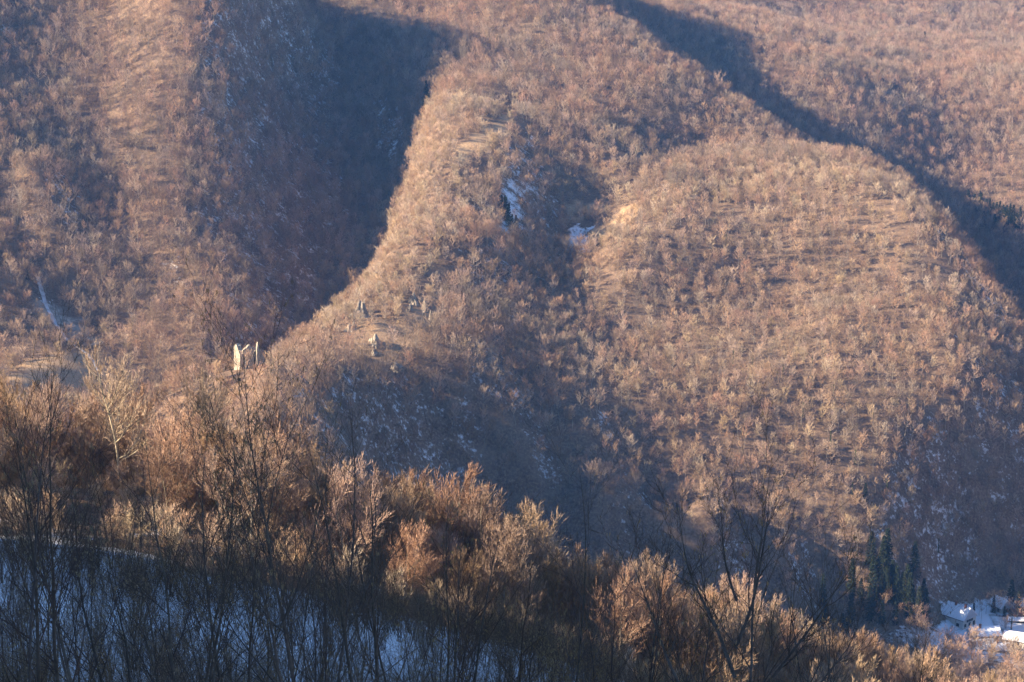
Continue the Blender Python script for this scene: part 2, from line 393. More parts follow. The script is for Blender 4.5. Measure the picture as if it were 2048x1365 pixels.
# ------------------------------------------------------------------ tree meshes
class Rods:
    """collects tapering rods and thin single-face twigs, written out as one mesh"""
    def __init__(s): s.a = []; s.t = []
    def rod(s, p, q, r0, r1): s.a.append((*p, *q, r0, r1))
    def twig(s, p, q, w): s.t.append((*p, *q, w))
    def arrays(s, sides, rs):
        V, F, base = [], [], 0
        if s.a:
            a = np.array(s.a); p, q = a[:, 0:3], a[:, 3:6]; d = q - p
            d /= np.maximum(np.linalg.norm(d, axis=1, keepdims=True), 1e-6)
            ref = np.where(np.abs(d[:, 2:3]) > 0.9, [[1.0, 0, 0]], [[0, 0, 1.0]])
            u = np.cross(d, ref); u /= np.linalg.norm(u, axis=1, keepdims=True); v = np.cross(d, u)
            ang = np.arange(sides) * 2 * math.pi / sides
            ring = u[:, None, :] * np.cos(ang)[None, :, None] + v[:, None, :] * np.sin(ang)[None, :, None]
            V0 = p[:, None, :] + ring * a[:, 6][:, None, None]; V1 = q[:, None, :] + ring * a[:, 7][:, None, None]
            V.append(np.concatenate([V0, V1], 1).reshape(-1, 3)); n = len(a)
            b = (np.arange(n) * 2 * sides)[:, None]; k = np.arange(sides)[None, :]; k2 = (k + 1) % sides
            F.append(np.stack([b + k, b + k2, b + sides + k2, b + sides + k], -1).reshape(-1, 4)); base = n * 2 * sides
        T = np.zeros((0, 3), int)
        if s.t:
            t = np.array(s.t); p, q = t[:, 0:3], t[:, 3:6]; d = q - p
            rnd = rs.normal(size=d.shape); u = np.cross(d, rnd); u /= np.maximum(np.linalg.norm(u, axis=1, keepdims=True), 1e-6)
            w = t[:, 6:7] * 0.5; n = len(t)
            V.append(np.stack([p - u * w, p + u * w, q], 1).reshape(-1, 3))
            T = (base + np.arange(n * 3)).reshape(-1, 3)
        return np.concatenate(V), (F[0] if F else np.zeros((0, 4), int)), T
    def mesh(s, name, mat, sides=3, seed=0, mats=None):
        V, Q, T = s.arrays(sides, np.random.RandomState(seed))
        me = bpy.data.meshes.new(name)
        me.vertices.add(len(V)); me.vertices.foreach_set('co', V.astype(np.float32).ravel())
        loops = np.concatenate([Q.ravel(), T.ravel()]).astype(np.int32)
        me.loops.add(len(loops)); me.loops.foreach_set('vertex_index', loops)
        nf = len(Q) + len(T); me.polygons.add(nf)
        ls = np.concatenate([np.arange(len(Q)) * 4, len(Q) * 4 + np.arange(len(T)) * 3]).astype(np.int32)
        me.polygons.foreach_set('loop_start', ls)
        me.polygons.foreach_set('use_smooth', np.concatenate([np.ones(len(Q), bool), np.zeros(len(T), bool)]))
        me.materials.append(mat); me.update(calc_edges=True); return me
def unit(v):
    n = math.sqrt(v[0] ** 2 + v[1] ** 2 + v[2] ** 2) or 1.0
    return (v[0] / n, v[1] / n, v[2] / n)
def bend(rs, d, jitter, up):
    return unit((d[0] + rs.gauss(0, jitter), d[1] + rs.gauss(0, jitter), d[2] + rs.gauss(0, jitter) + up))
def side_dir(rs, d, spread, az=None):
    """a direction that leaves d by about `spread` radians"""
    ref = (0, 0, 1) if abs(d[2]) < 0.9 else (1, 0, 0)
    u = unit((d[1]*ref[2]-d[2]*ref[1], d[2]*ref[0]-d[0]*ref[2], d[0]*ref[1]-d[1]*ref[0]))
    v = (d[1]*u[2]-d[2]*u[1], d[2]*u[0]-d[0]*u[2], d[0]*u[1]-d[1]*u[0])
    a = rs.uniform(0, 2 * math.pi) if az is None else az
    c, s_ = math.cos(spread), math.sin(spread)
    return unit(tuple(d[k] * c + (u[k] * math.cos(a) + v[k] * math.sin(a)) * s_ for k in range(3)))
def add(p, d, l): return (p[0] + d[0] * l, p[1] + d[1] * l, p[2] + d[2] * l)

def hill_tree(seed, H, crown_r, clear, nlimb, stems=1, nb=6, nt=5, tw=0.10, tl=1.6):
    """bare broadleaf tree for the hillsides: trunk and limbs in one mesh, brush of twigs in the other"""
    rs = random.Random(seed); tr, cr = Rods(), Rods()
    for st in range(stems):
        d = unit((rs.gauss(0, .04 + .10 * (stems > 1)), rs.gauss(0, .04 + .10 * (stems > 1)), 1)); p = (rs.gauss(0, .25) if stems > 1 else 0, rs.gauss(0, .25) if stems > 1 else 0, -0.5)
        r = H * 0.0125 / math.sqrt(stems); n = 6; path = [p]
        for i in range(n):
            q = add(p, d, (H * 0.86 + 0.5) / n); r2 = r * 0.80
            tr.rod(p, q, r, r2); p, r = q, r2; path.append(p); d = bend(rs, d, 0.05, 0.12)
        for i in range(nlimb):
            f = clear + (1 - clear) * ((i + rs.random()) / nlimb) ** 0.9; k = min(n - 1, int(f * n)); t = f * n - k
            b = tuple(path[k][c] * (1 - t) + path[k+1][c] * t for c in range(3))
            fr = (f - clear) / (1 - clear)
            L = crown_r * (0.62 + 0.5 * math.sin(math.pi * min(1, fr * 0.85 + 0.12))) * rs.uniform(0.75, 1.2)
            az = i * 2.4 + rs.uniform(-.5, .5); el = 0.22 + 0.85 * fr + rs.uniform(-.15, .2)
            d1 = (math.cos(az) * math.cos(el), math.sin(az) * math.cos(el), math.sin(el))
            q1 = b; rr = H * 0.0048
            for s2 in range(3):
                q2 = add(q1, d1, L / 3); (tr if s2 < 1 else cr).rod(q1, q2, rr, rr * .7); rr *= .7
                for j in range(nb // 3 + (rs.random() < (nb % 3) / 3)):
                    d2 = bend(rs, side_dir(rs, d1, rs.uniform(.4, .9)), .1, .35)
                    m = add(q1, d1, L / 3 * rs.random()); e = add(m, d2, L * rs.uniform(.3, .5))
                    cr.twig(m, e, tw * 1.2)
                    for w in range(nt):
                        s3 = rs.uniform(.2, 1.0); o = add(m, d2, L * .4 * s3)
                        cr.twig(o, add(o, bend(rs, side_dir(rs, d2, rs.uniform(.2, .8)), .1, .45), tl * rs.uniform(.5, 1.1)), tw * rs.uniform(.6, 1.1))
                q1 = q2; d1 = bend(rs, d1, .12, .22)
    return tr, cr

def wood_tree(seed, H, crown_r, clear, stems=1, dens=1.0, tw=0.045):
    """finer bare tree for the sunlit wood below the camera"""
    rs = random.Random(seed); tr, cr = Rods(), Rods()
    def grow(p, d, L, r, lvl):
        n = 4 if lvl < 2 else 3; q = p
        for i in range(n):
            q2 = add(q, d, L / n); r2 = r * (.84 if lvl else .86)
            (tr if lvl < 2 else cr).rod(q, q2, r, r2)
            if lvl == 1 or lvl == 2:
                kids = (2 if lvl == 1 else 2.6) * dens
                for k in range(int(kids) + (rs.random() < kids % 1)):
                    dd = bend(rs, side_dir(rs, d, rs.uniform(.35, .85)), .08, .28)
                    m = add(q, d, L / n * rs.random())
                    if lvl == 1: grow(m, dd, L * rs.uniform(.38, .6) * (1.1 - .12 * i), r * .55, 2)
                    else: twigs(m, dd, L * rs.uniform(.45, .8))
            q, r = q2, r2; d = bend(rs, d, .09 if lvl else .05, .13)
        if lvl: twigs(q, d, L * .45)
    def twigs(p, d, L):
        L = max(.5, min(L, 1.9)); q = p
        for i in range(2):
            q2 = add(q, d, L / 2); cr.twig(q, add(q2, d, .25), tw * 1.15)
            for k in range(int(2 * dens + rs.random())):
                m = add(q, d, L / 2 * rs.random())
                cr.twig(m, add(m, bend(rs, side_dir(rs, d, rs.uniform(.25, .75)), .1, .3), L * rs.uniform(.3, .65)), tw)
            q = q2; d = bend(rs, d, .12, .15)
    for st in range(stems):
        lean = .05 if stems == 1 else .17
        d = unit((rs.gauss(0, lean), rs.gauss(0, lean), 1)); p = (rs.gauss(0, .3) * (stems > 1), rs.gauss(0, .3) * (stems > 1), -.6)
        r = H * 0.012 / stems ** .45; n = 8; h = H * rs.uniform(.85, 1)
        for i in range(n):
            q = add(p, d, h * .82 / n); r2 = r * .86; tr.rod(p, q, r, r2)
            if (i + 1) / n > clear:
                for k in range(2 if stems > 1 else 3):
                    az = rs.uniform(0, 6.28); fr = i / n; el = .35 + .6 * fr
                    dd = (math.cos(az) * math.cos(el), math.sin(az) * math.cos(el), math.sin(el))
                    grow(add(p, d, h * .82 / n * rs.random()), dd, crown_r * (1.15 - .55 * fr) * rs.uniform(.6, 1.1), r * .45, 1)
            p, r = q, r2; d = bend(rs, d, .05, .10)
        grow(p, d, h * .2, r, 1)
    return tr, cr

def sapling(seed, H, stems, spread=.16, kids=9, catkins=0, level3=True, forks=None):
    """near sapling: long rising shoots with alternate side shoots"""
    rs = random.Random(seed); tr, cr, lf = Rods(), Rods(), Rods()
    def shoot(p, d, L, r, lvl, up):
        n = 11 if lvl == 0 else (6 if lvl == 1 else 4); q = p; r00 = r; rods = tr if lvl == 0 else cr
        turn = rs.uniform(0, 6.28)
        for i in range(n):
            q2 = add(q, d, L / n); f = (i + 1) / n
            r2 = max(.0035, r00 * (1 - f) ** .85) if lvl == 0 else max(.0028, r * .84)
            rods.rod(q, q2, r, r2)
            if lvl < 3:
                k = (kids / n if lvl == 0 else (1.15 if lvl == 1 else .8)); k = int(k) + (rs.random() < k % 1)
                if lvl == 0 and f < .25: k = 0
                for j in range(k):
                    turn += 2.4; a = rs.uniform(.35, .8)
                    dd = bend(rs, side_dir(rs, d, a, turn), .05, .12)
                    m = add(q, d, L / n * rs.random())
                    ln = L * ((.48 - .28 * f) if lvl == 0 else .42) * rs.uniform(.6, 1.25)
                    if lvl == 2 and not level3: continue
                    if ln > .12: shoot(m, dd, ln, max(r * (.5 if lvl == 0 else .6), .004), lvl + 1, up)
            if catkins and lvl >= 1 and rs.random() < catkins:
                for c in range(rs.choice((1, 2, 3))):
                    e = (q2[0] + rs.gauss(0, .02), q2[1] + rs.gauss(0, .02), q2[2])
                    lf.rod(e, (e[0] + rs.gauss(0, .012), e[1] + rs.gauss(0, .012), e[2] - rs.uniform(.04, .09)), .008, .006)
            q, r = q2, r2; d = bend(rs, d, .055 if lvl == 0 else .09, up)
    for st in range(stems):
        az = st * 6.28 / stems + rs.uniform(-.5, .5)
        t = spread * rs.uniform(.3, 1.3) if stems > 1 else .03
        d = unit((math.cos(az) * t, math.sin(az) * t, 1)); h = H * (1 if st == 0 else rs.uniform(.6, .98))
        shoot((math.cos(az) * .12 * (stems > 1), math.sin(az) * .12 * (stems > 1), -.4), d, h + .4, .0064 * h * rs.uniform(.7, 1.15), 0, .035)
    if forks:
        for (f, az, el, L, r) in forks:
            dd = (math.cos(az) * math.cos(el), math.sin(az) * math.cos(el), math.sin(el))
            shoot((0, 0, H * f), dd, L, r, 0, .10)
    return tr, cr, lf

def conifer(seed, H, r, gap=0.05):
    rs = random.Random(seed); tr, cr = Rods(), Rods()
    tr.rod((0, 0, -.5), (0, 0, H * .6), H * .012, H * .007); tr.rod((0, 0, H * .6), (0, 0, H), H * .007, .02)
    n = int(H * 3.2)
    for i in range(n):
        f = gap + (1 - gap) * i / n; z = H * f; L = r * (1 - f) ** .8 * rs.uniform(.75, 1.12) + .15
        for k in range(7):
            az = rs.uniform(0, 6.28); d = (math.cos(az), math.sin(az), -.22 + .5 * f)
            q = (0, 0, z + rs.uniform(-.15, .15))
            for j in range(int(4 + L * 2.2)):
                s = rs.uniform(.12, 1); o = add(q, d, L * s)
                a2 = az + rs.choice((-1, 1)) * rs.uniform(.2, 1.0)
                e = (o[0] + math.cos(a2) * .55, o[1] + math.sin(a2) * .55, o[2] - rs.uniform(.0, .28))
                cr.twig(o, e, .34)
    return tr, cr

# variants: far hillside trees
def pair(tag_, tr, cr, mt, mc, sides=4, seed=0):
    return tr.mesh(tag_ + '_trunk', mt, sides, seed), cr.mesh(tag_ + '_crown', mc, 3, seed + 1)
HILL = []
for k, (H, cr_, cl, nl, st) in enumerate([(15, 5.4, .38, 14, 1), (13.5, 5.6, .30, 15, 1), (17, 4.8, .46, 13, 1), (12.5, 4.8, .28, 13, 1),
                                            (16, 3.4, .50, 10, 1), (16, 2.8, .55, 9, 1), (8.5, 3.2, .12, 9, 2), (7.5, 2.9, .10, 7, 3)]):
    t_, c_ = hill_tree(100 + k, H, cr_, cl, nl, st, nb=9 if k < 4 else 7, nt=6 if k < 6 else 5)
    HILL.append(pair('hill_tree', t_, c_, M_trunk, M_twig if k < 6 else M_twig_tan, 4, k))
WOOD = []
for k, (H, cr_, cl, st, de) in enumerate([(16, 5.8, .36, 1, 1.05), (14, 5.2, .30, 2, .95), (13.5, 4.6, .33, 1, .95), (11, 3.8, .2, 3, .8), (15, 4.6, .42, 2, .9)]):
    t_, c_ = wood_tree(300 + k, H, cr_, cl, st, de)
    WOOD.append(pair('wood_tree', t_, c_, M_trunk, M_twig_near, 5, 40 + k))
CONI = []
for k, (H, r_) in enumerate([(15, 3.0), (12, 2.2), (17, 2.6)]):
    t_, c_ = conifer(500 + k, H, r_)
    CONI.append(pair('conifer', t_, c_, M_sapling, M_needle, 4, 60 + k))
print('HILL faces', [(len(a.polygons), len(b.polygons)) for a, b in HILL], 'WOOD', [(len(a.polygons), len(b.polygons)) for a, b in WOOD], 'CONI', [len(b.polygons) for a, b in CONI])

def tree_thing(name, meshes, loc, rz, sc, label, cat, group=None, parts=('trunk', 'crown'), tilt=(0, 0)):
    r = empty(name, loc, rz); r.scale = (sc, sc, sc) if not isinstance(sc, tuple) else sc
    r.rotation_euler = (tilt[0], tilt[1], rz)
    for pn, me_ in zip(parts, meshes):
        if me_ is None or len(me_.polygons) == 0: continue
        o = bpy.data.objects.new(pn, me_); C.objects.link(o); o.parent = r
        if pn in ('catkins', 'ivy'): o['kind'] = 'stuff'
    return tag(r, label, cat, group)

# ------------------------------------------------------------------ stone, plaster, roofs
def simple(name, c1, c2, scale, rough=0.85, bump=0.0, detail=5, bd=0.3, coord='Object'):
    b = NB(name); p = b.n('ShaderNodeTexCoord').outputs[coord]; f = b.noise(scale, detail, 0.65, p)
    b.l(b.ramp(f, [(0.3, c1), (0.7, c2)]), b.b.inputs['Base Color']); b.b.inputs['Roughness'].default_value = rough
    if bump: b.bump(f, bump, bd)
    return b.m
M_stone = simple('ruin_masonry', (0.20, 0.17, 0.13), (0.52, 0.47, 0.38), 1.6, 0.95, 1.0, 6, 0.4)
M_rock = simple('limestone', (0.15, 0.125, 0.10), (0.50, 0.44, 0.35), 0.9, 0.95, 1.0, 6, 0.6)
M_snow = simple('roof_snow', (0.74, 0.77, 0.82), (0.88, 0.89, 0.91), 0.8, 0.8, 0.2, 3)
M_plaster = simple('plaster', (0.50, 0.47, 0.42), (0.66, 0.63, 0.57), 0.7, 0.9)
M_plaster_dark = simple('weathered_plaster', (0.22, 0.19, 0.16), (0.34, 0.30, 0.25), 0.7, 0.9)
M_wood = simple('dark_timber', (0.035, 0.025, 0.018), (0.10, 0.07, 0.05), 2.5, 0.85)
M_brick = simple('chimney_brick', (0.16, 0.07, 0.05), (0.28, 0.13, 0.09), 3.0, 0.9)
M_tile = simple('bare_roof_tiles', (0.10, 0.055, 0.04), (0.22, 0.12, 0.08), 2.0, 0.9)
M_metal = simple('galvanised_pole', (0.20, 0.21, 0.22), (0.34, 0.35, 0.36), 4.0, 0.5)
M_path = simple('snowy_track', (0.26, 0.23, 0.20), (0.80, 0.81, 0.84), 0.22, 0.9, 0.3, 5, 0.3)
g2 = NB('window_glass'); g2.b.inputs['Base Color'].default_value = (0.03, 0.035, 0.045, 1); g2.b.inputs['Roughness'].default_value = 0.15; g2.b.inputs['Specular IOR Level'].default_value = 0.5
M_glass = g2.m

class Box:
    def __init__(s): s.v = []; s.f = []
    def hexa(s, c):
        b = len(s.v); s.v += [tuple(p) for p in c]
        for q in ((3,2,1,0),(4,5,6,7),(0,1,5,4),(1,2,6,5),(2,3,7,6),(3,0,4,7)): s.f.append([b + k for k in q])
    def box(s, x0, x1, y0, y1, z0, z1): s.hexa([(x0,y0,z0),(x1,y0,z0),(x1,y1,z0),(x0,y1,z0),(x0,y0,z1),(x1,y0,z1),(x1,y1,z1),(x0,y1,z1)])
    def poly(s, pts_, faces):
        b = len(s.v); s.v += pts_; s.f += [[b + k for k in f] for f in faces]
    def out(s, name, mat, parent=None, smooth=False): return link_mesh(name, s.v, s.f, mat, parent, smooth)

# ------------------------------------------------------------------ ruined tower
def spot(px, py, Y):
    x, y, z = at(px, py, Y); return x, y, float(ground(x, y))
RX, RY, RZ = min((spot(492, 752, y_) for y_ in range(728, 775, 3)), key=lambda p_: project(*p_)[1])
RZ -= .6
RZ -= 0.8
def jag_wall(pts2, th, tops, seed, step=0.7):
    """a standing wall along pts2 with a broken top edge; tops gives heights along it"""
    rs = random.Random(seed); b = Box(); L = [0]
    for a, c in zip(pts2[:-1], pts2[1:]): L.append(L[-1] + math.dist(a, c))
    n = max(4, int(L[-1] / step)); cols = []
    for i in range(n + 1):
        s = L[-1] * i / n; k = max(j for j in range(len(L) - 1) if L[j] <= s + 1e-6); t = (s - L[k]) / max(L[k+1] - L[k], 1e-6)
        a, c = pts2[k], pts2[k+1]; x = a[0] + (c[0] - a[0]) * t; y = a[1] + (c[1] - a[1]) * t
        dx, dy = c[0] - a[0], c[1] - a[1]; l = math.hypot(dx, dy); nx, ny = -dy / l, dx / l
        u = i / n * (len(tops) - 1); m = min(int(u), len(tops) - 2); h = tops[m] + (tops[m+1] - tops[m]) * (u - m)
        h = h * .88 + rs.choice((0, .3, .6, -.8, 1.1, -1.5)); cols.append((x, y, nx, ny, h))
    rows = 14; V = []; F = []
    for x, y, nx, ny, h in cols:
        for side in (1, -1):
            for r_ in range(rows + 1):
                z = -2 + (h + 2) * r_ / rows; o = th / 2 * (1 - .12 * r_ / rows) * side + rs.uniform(-.13, .13)
                V.append((x + nx * o + rs.uniform(-.08, .08), y + ny * o, z + (rs.uniform(-.15, .15) if r_ < rows else rs.uniform(-.3, .2))))
    S = 2 * (rows + 1)
    for i in range(n):
        a, c = i * S, (i + 1) * S
        for r_ in range(rows):
            F.append([a + r_, c + r_, c + r_ + 1, a + r_ + 1]); F.append([c + rows + 1 + r_, a + rows + 1 + r_, a + rows + 2 + r_, c + rows + 2 + r_])
        F.append([a + rows, c + rows, c + S - 1, a + S - 1])
    for e, fl in ((0, False), (n * S, True)):
        for r_ in range(rows):
            q = [e + r_, e + r_ + 1, e + rows + 2 + r_, e + rows + 1 + r_]; F.append(q[::-1] if fl else q)
    return V, F
ruin = empty('ruined_tower', (RX, RY, RZ))
ruin.scale = (.95, .95, .92)
tag(ruin, 'pale stone castle ruin with broken roofless walls on the wooded hilltop', 'ruin')
for nm, pts2, tops, sd_, th in (('side_wall', [(-4.3, 3.4), (-1.2, -1.2)], [12.0, 13.0, 13.2, 12.0, 10.6], 1, 1.9),
                                ('front_wall', [(-1.0, -0.6), (3.1, 1.4)], [11.2, 12.2, 13.0, 13.6, 13.8], 2, 1.3),
                                ('broken_corner', [(4.3, 0.4), (5.6, 1.2), (7.2, 2.6)], [10.5, 14.6, 9.6, 7.8, 5.0], 3, 1.5),
                                ('back_wall', [(-2.6, 5.0), (3.0, 7.0)], [9.5, 8.2, 7.2, 9.0], 4, 1.3)):
    V, F = jag_wall(pts2, th, tops, sd_); link_mesh(nm, V, F, M_stone, ruin)

# ------------------------------------------------------------------ rock outcrops
def rock_mesh(seed, sx, sy, sz, lobes=5):
    rs = random.Random(seed); V = []; F = []
    import bmesh
    for k in range(lobes):
        bm = bmesh.new(); bmesh.ops.create_icosphere(bm, subdivisions=3, radius=1.0)
        cx, cy = rs.uniform(-.55, .55) * sx * (k > 0), rs.uniform(-.5, .5) * sy * (k > 0); hz = sz * (1 if k == 0 else rs.uniform(.3, .8)); w = rs.uniform(.35, .62)
        base = len(V); off = rs.uniform(0, 50)
        for v in bm.verts:
            p = v.co; az = math.atan2(p.y, p.x)
            cr = 1 + .30 * float(vnoise(az * 2.2 + off, p.z * 2.5 + off, 1.0, seed)) + .22 * float(vnoise(az * 6 + off, p.z * 5, 1.0, seed + 1))
            taper = 1 - .45 * max(0, p.z)
            V.append((cx + p.x * sx * w * cr * taper, cy + p.y * sy * w * cr * taper, p.z * hz * (.85 + .25 * float(vnoise(az * 3 + off, off, 1.0, seed + 2)))))
        F += [[base + v.index for v in f.verts] for f in bm.faces]; bm.free()
    return V, F
ROCKS = [(722,668,880,4.5,3.5,6.5,'tall craggy limestone pinnacle, uppermost on the golden slope'),
 (729,652,886,2.0,1.8,5.5,'thin limestone spire above the craggy pinnacle on the golden slope'),
 (709,688,866,3.2,2.6,3.2,'low grey rock lump at the left foot of the golden slope'),
 (752,700,852,3.6,2.8,4.6,'rounded pale rock knob in the lower middle of the golden slope'),
 (748,712,846,2.4,2.0,2.2,'small cream boulder just below the rounded rock knob'),
 (792,722,842,4.0,2.6,2.6,'broad low rock ledge at the lower right of the golden slope'),
 (790,683,868,1.7,1.6,1.8,'small dark boulder alone in the middle of the golden slope'),
 (828,632,905,2.8,2.4,5.0,'upright rock by the trees at the top right of the golden slope'),
 (821,646,896,2.0,2.0,2.6,'small blocky rock below the upright rock near the trees'),
 (851,642,898,2.0,2.4,6.0,'long pale rock rib running down under the trees'),
 (862,660,890,1.6,1.8,4.0,'lower end of the pale rock rib half hidden by twigs'),
 (700,700,858,1.8,1.6,1.4,'tiny rock at the far lower left of the golden slope'),
 (137,648,955,3.6,2.6,3.6,'bulging pale rock face above the snowy track'),
 (122,640,968,2.4,2.0,2.6,'smaller rock beside the bulging rock face above the snowy track'),
 (84,598,1010,1.8,1.6,1.6,'cream boulder near the upper end of the snowy track')]
for k, (px, py, Y, sx, sy, sz, lab) in enumerate(ROCKS):
    x, y, z = spot(px, py + 8, Y); V, F = rock_mesh(700 + k, sx, sy, sz, 5 if sx > 2 else 3)
    o = link_mesh('rock_outcrop', V, F, M_rock); o.location = (x, y, z - .8); o.rotation_euler = (0, 0, k * 1.7); o.scale = (1.3, 1.3, 1.3)
    tag(o, lab, 'rock')

# ------------------------------------------------------------------ snowy track on the far terrace
def sheet(name, line, w, mat, lift=0.12, step=3.0):
    P3 = []
    for a, b in zip(line[:-1], line[1:]):
        n = max(1, int(math.dist(a, b) / step)); P3 += [tuple(a[k] + (b[k] - a[k]) * i / n for k in range(2)) for i in range(n)]
    P3.append(line[-1][:2]); V, F = [], []
    for i, p in enumerate(P3):
        q0, q1 = P3[max(i - 1, 0)], P3[min(i + 1, len(P3) - 1)]; dx, dy = q1[0] - q0[0], q1[1] - q0[1]; l = math.hypot(dx, dy) or 1
        ww = w * (1 + .25 * float(vnoise(p[0], p[1], 7, 9)))
        for t in (-1, -.33, .33, 1):
            x, y = p[0] - dy / l * ww / 2 * t, p[1] + dx / l * ww / 2 * t; V.append((x, y, float(ground(x, y)) + lift + (.25 if abs(t) < 1 else 0)))
        if i: b = (i - 1) * 4; F += [[b + k, b + k + 1, b + k + 5, b + k + 4] for k in range(3)]
    o = link_mesh(name, V, F, mat, None, True); tag(o, kind='structure'); return o
sheet('path', [spot(*p) for p in ((78,600,1005), (92,622,985), (112,640,968), (140,652,955), (170,668,945), (186,682,935), (196,700,922))], 1.9, M_path, 0.35)
sheet('road', [spot(*p) for p in ((1990,1235,868), (2006,1256,850), (2022,1278,832), (2040,1305,812))], 5.0, M_path, 0.25)

# ------------------------------------------------------------------ village houses
def house(px, py, Y, w, d, h, rh, rot, label, name='house', hip=0.0, wall=None, chim=(), win_front=2, win_gable=1, group=None, roof_mat=None, deck=False, cat='house'):
    x, y, z = spot(px, py, Y); zs = [float(ground(x + a, y + b)) for a in (-5, 5) for b in (-5, 5)]; z = min(zs) - .2
    r = empty(name, (x, y, z), rot); tag(r, label, cat, group); wall = wall or M_plaster
    b = Box(); b.box(-w/2, w/2, -d/2, d/2, -1.5, h)
    k = hip * w
    b.poly([(-w/2, -d/2, h+.002), (-w/2, d/2, h+.002), (-w/2 + k, 0, h + rh - .15), (w/2, -d/2, h+.002), (w/2, d/2, h+.002), (w/2 - k, 0, h + rh - .15)], [[0, 2, 1], [3, 4, 5], [0, 3, 5, 2], [1, 2, 5, 4]])
    wl = b.out('wall', wall, r)
    o = .55; t = .32; W2, D2 = w/2 + o, d/2 + o; sl = rh / (d/2); ze = h - o * sl; kk = hip * w
    top = [(-W2, -D2, ze), (W2, -D2, ze), (W2, D2, ze), (-W2, D2, ze), (-W2 + kk + (o if hip else 0), 0, h + rh), (W2 - kk - (o if hip else 0), 0, h + rh)]
    pts_ = [(a, b_, c + t) for a, b_, c in top] + [(a, b_, c) for a, b_, c in top]
    fs = [[0,1,5,4],[2,3,4,5],[7,6,10,11],[9,8,11,10],[0,6,7,1],[2,8,9,3]]
    fs += [[1,2,5],[3,0,4],[8,7,11],[6,9,10],[1,7,8,2],[3,9,6,0]]
    rb = Box(); rb.poly(pts_, fs); ro = rb.out('roof', roof_mat or M_snow, r)
    eb = Box(); eb.box(-W2 + .1, W2 - .1, -D2 - .06, -D2 + .04, ze - .22, ze - .02); eb.out('gutter', M_wood, r)
    for cx in chim:
        cb = Box(); cz = h + rh * .75; cb.box(cx - .45, cx + .45, -.9, -.1, cz - 1.5, h + rh + 1.3); cb.box(cx - .55, cx + .55, -1.0, 0.0, h + rh + 1.303, h + rh + 1.5)
        cb.out('chimney', M_brick, r)
    def window(p0, ax, sz):
        f = Box(); gl = Box(); a, zz = sz
        if ax == 'y':
            for u0, u1, v0, v1 in ((-a/2-.1, a/2+.1, -.1, 0), (-a/2-.1, a/2+.1, zz, zz+.1), (-a/2-.1, -a/2, 0, zz), (a/2, a/2+.1, 0, zz), (-.04, .04, 0, zz)):
                f.box(p0[0] + u0, p0[0] + u1, p0[1] - .08, p0[1] + .02, p0[2] + v0, p0[2] + v1)
            gl.box(p0[0] - a/2, p0[0] + a/2, p0[1] - .03, p0[1] + .01, p0[2], p0[2] + zz)
        else:
            for u0, u1, v0, v1 in ((-a/2-.1, a/2+.1, -.1, 0), (-a/2-.1, a/2+.1, zz, zz+.1), (-a/2-.1, -a/2, 0, zz), (a/2, a/2+.1, 0, zz), (-.04, .04, 0, zz)):
                f.box(p0[0] - .02, p0[0] + .08, p0[1] + u0, p0[1] + u1, p0[2] + v0, p0[2] + v1)
            gl.box(p0[0] - .01, p0[0] + .03, p0[1] - a/2, p0[1] + a/2, p0[2], p0[2] + zz)
        fo = f.out('window', M_wood, r); gl.out('pane', M_glass, fo)
    for i in range(win_front): window((-w/2 + w * (i + .5) / win_front, -d/2, min(1.2, h*.35)), 'y', (1.3, 1.3))
    for i in range(win_gable): window((w/2, -d/2 + d * (i + .5) / win_gable, min(1.2, h*.35)), 'x', (1.2, 1.3))
    if h > 4:
        for i in range(win_gable): window((w/2, -d/4 + d/2 * (i + .5) / win_gable, h*.62), 'x', (1.1, 1.2))
    db = Box(); db.box(w/2 - .01, w/2 + .06, d/2 - 1.9, d/2 - .9, 0.1, 2.2); db.out('door', M_wood, r)
    if deck:
        dk = Box(); dk.box(-w/2 - 1.4, w/2 + 1.0, -d/2 - 1.6, -d/2 - .003, .6, .85); dk.out('balcony', M_snow, r)
        rl = Box(); rl.box(-w/2 - 1.4, w/2 + 1.0, -d/2 - 1.62, -d/2 - 1.5, 1.35, 1.55)
        for i in range(6): rl.box(-w/2 - 1.35 + i * (w + 2.2) / 5, -w/2 - 1.25 + i * (w + 2.2) / 5, -d/2 - 1.6, -d/2 - 1.52, .853, 1.35)
        rl.out('railing', M_plaster, r)
    return r
house(1917,1252,858, 11.5, 9.5, 5.0, 4.2, R(-48), 'steep snow covered gabled house with pale window wall, left of the mast', chim=(-1.5, 3.6), win_gable=3)
house(1968,1268,842, 12.5, 7.5, 3.6, 2.6, R(9), 'long low snowy house with one chimney directly behind the mast', chim=(-2.2,), win_front=4)
house(1887,1228,862, 4.2, 4.0, 3.8, 2.6, R(4), 'small dark cabin with pyramid snow roof and railed deck at the village edge', name='cabin', hip=.45, wall=M_wood, win_front=1, deck=True, cat='cabin')
house(1985,1286,826, 14, 8.0, 3.2, 1.7, R(-6), 'wide flat snowy roof nearest the sunlit treetops', chim=(2.0,), win_front=3)
house(1963,1276,834, 9.5, 3.0, 2.4, .9, R(7), 'narrow snowy lean-to shed squeezed in front of the long low house', name='shed', wall=M_wood, win_front=1, win_gable=0, cat='shed')
house(2038,1276,838, 12, 8.5, 3.4, 2.2, R(-22), 'snow roofed house at the right edge across the village road', win_front=3)
house(2034,1258,862, 9, 2.4, 2.2, .8, R(-3), 'thin snowy shed roof behind the right hand roadside house', name='shed', wall=M_wood, win_front=0, win_gable=0, cat='shed')
house(2002,1205,877, 8.0, 6.5, 3.6, 3.0, R(-62), 'pale cottage with light snowy gable roof among the trees behind the village', win_front=2)
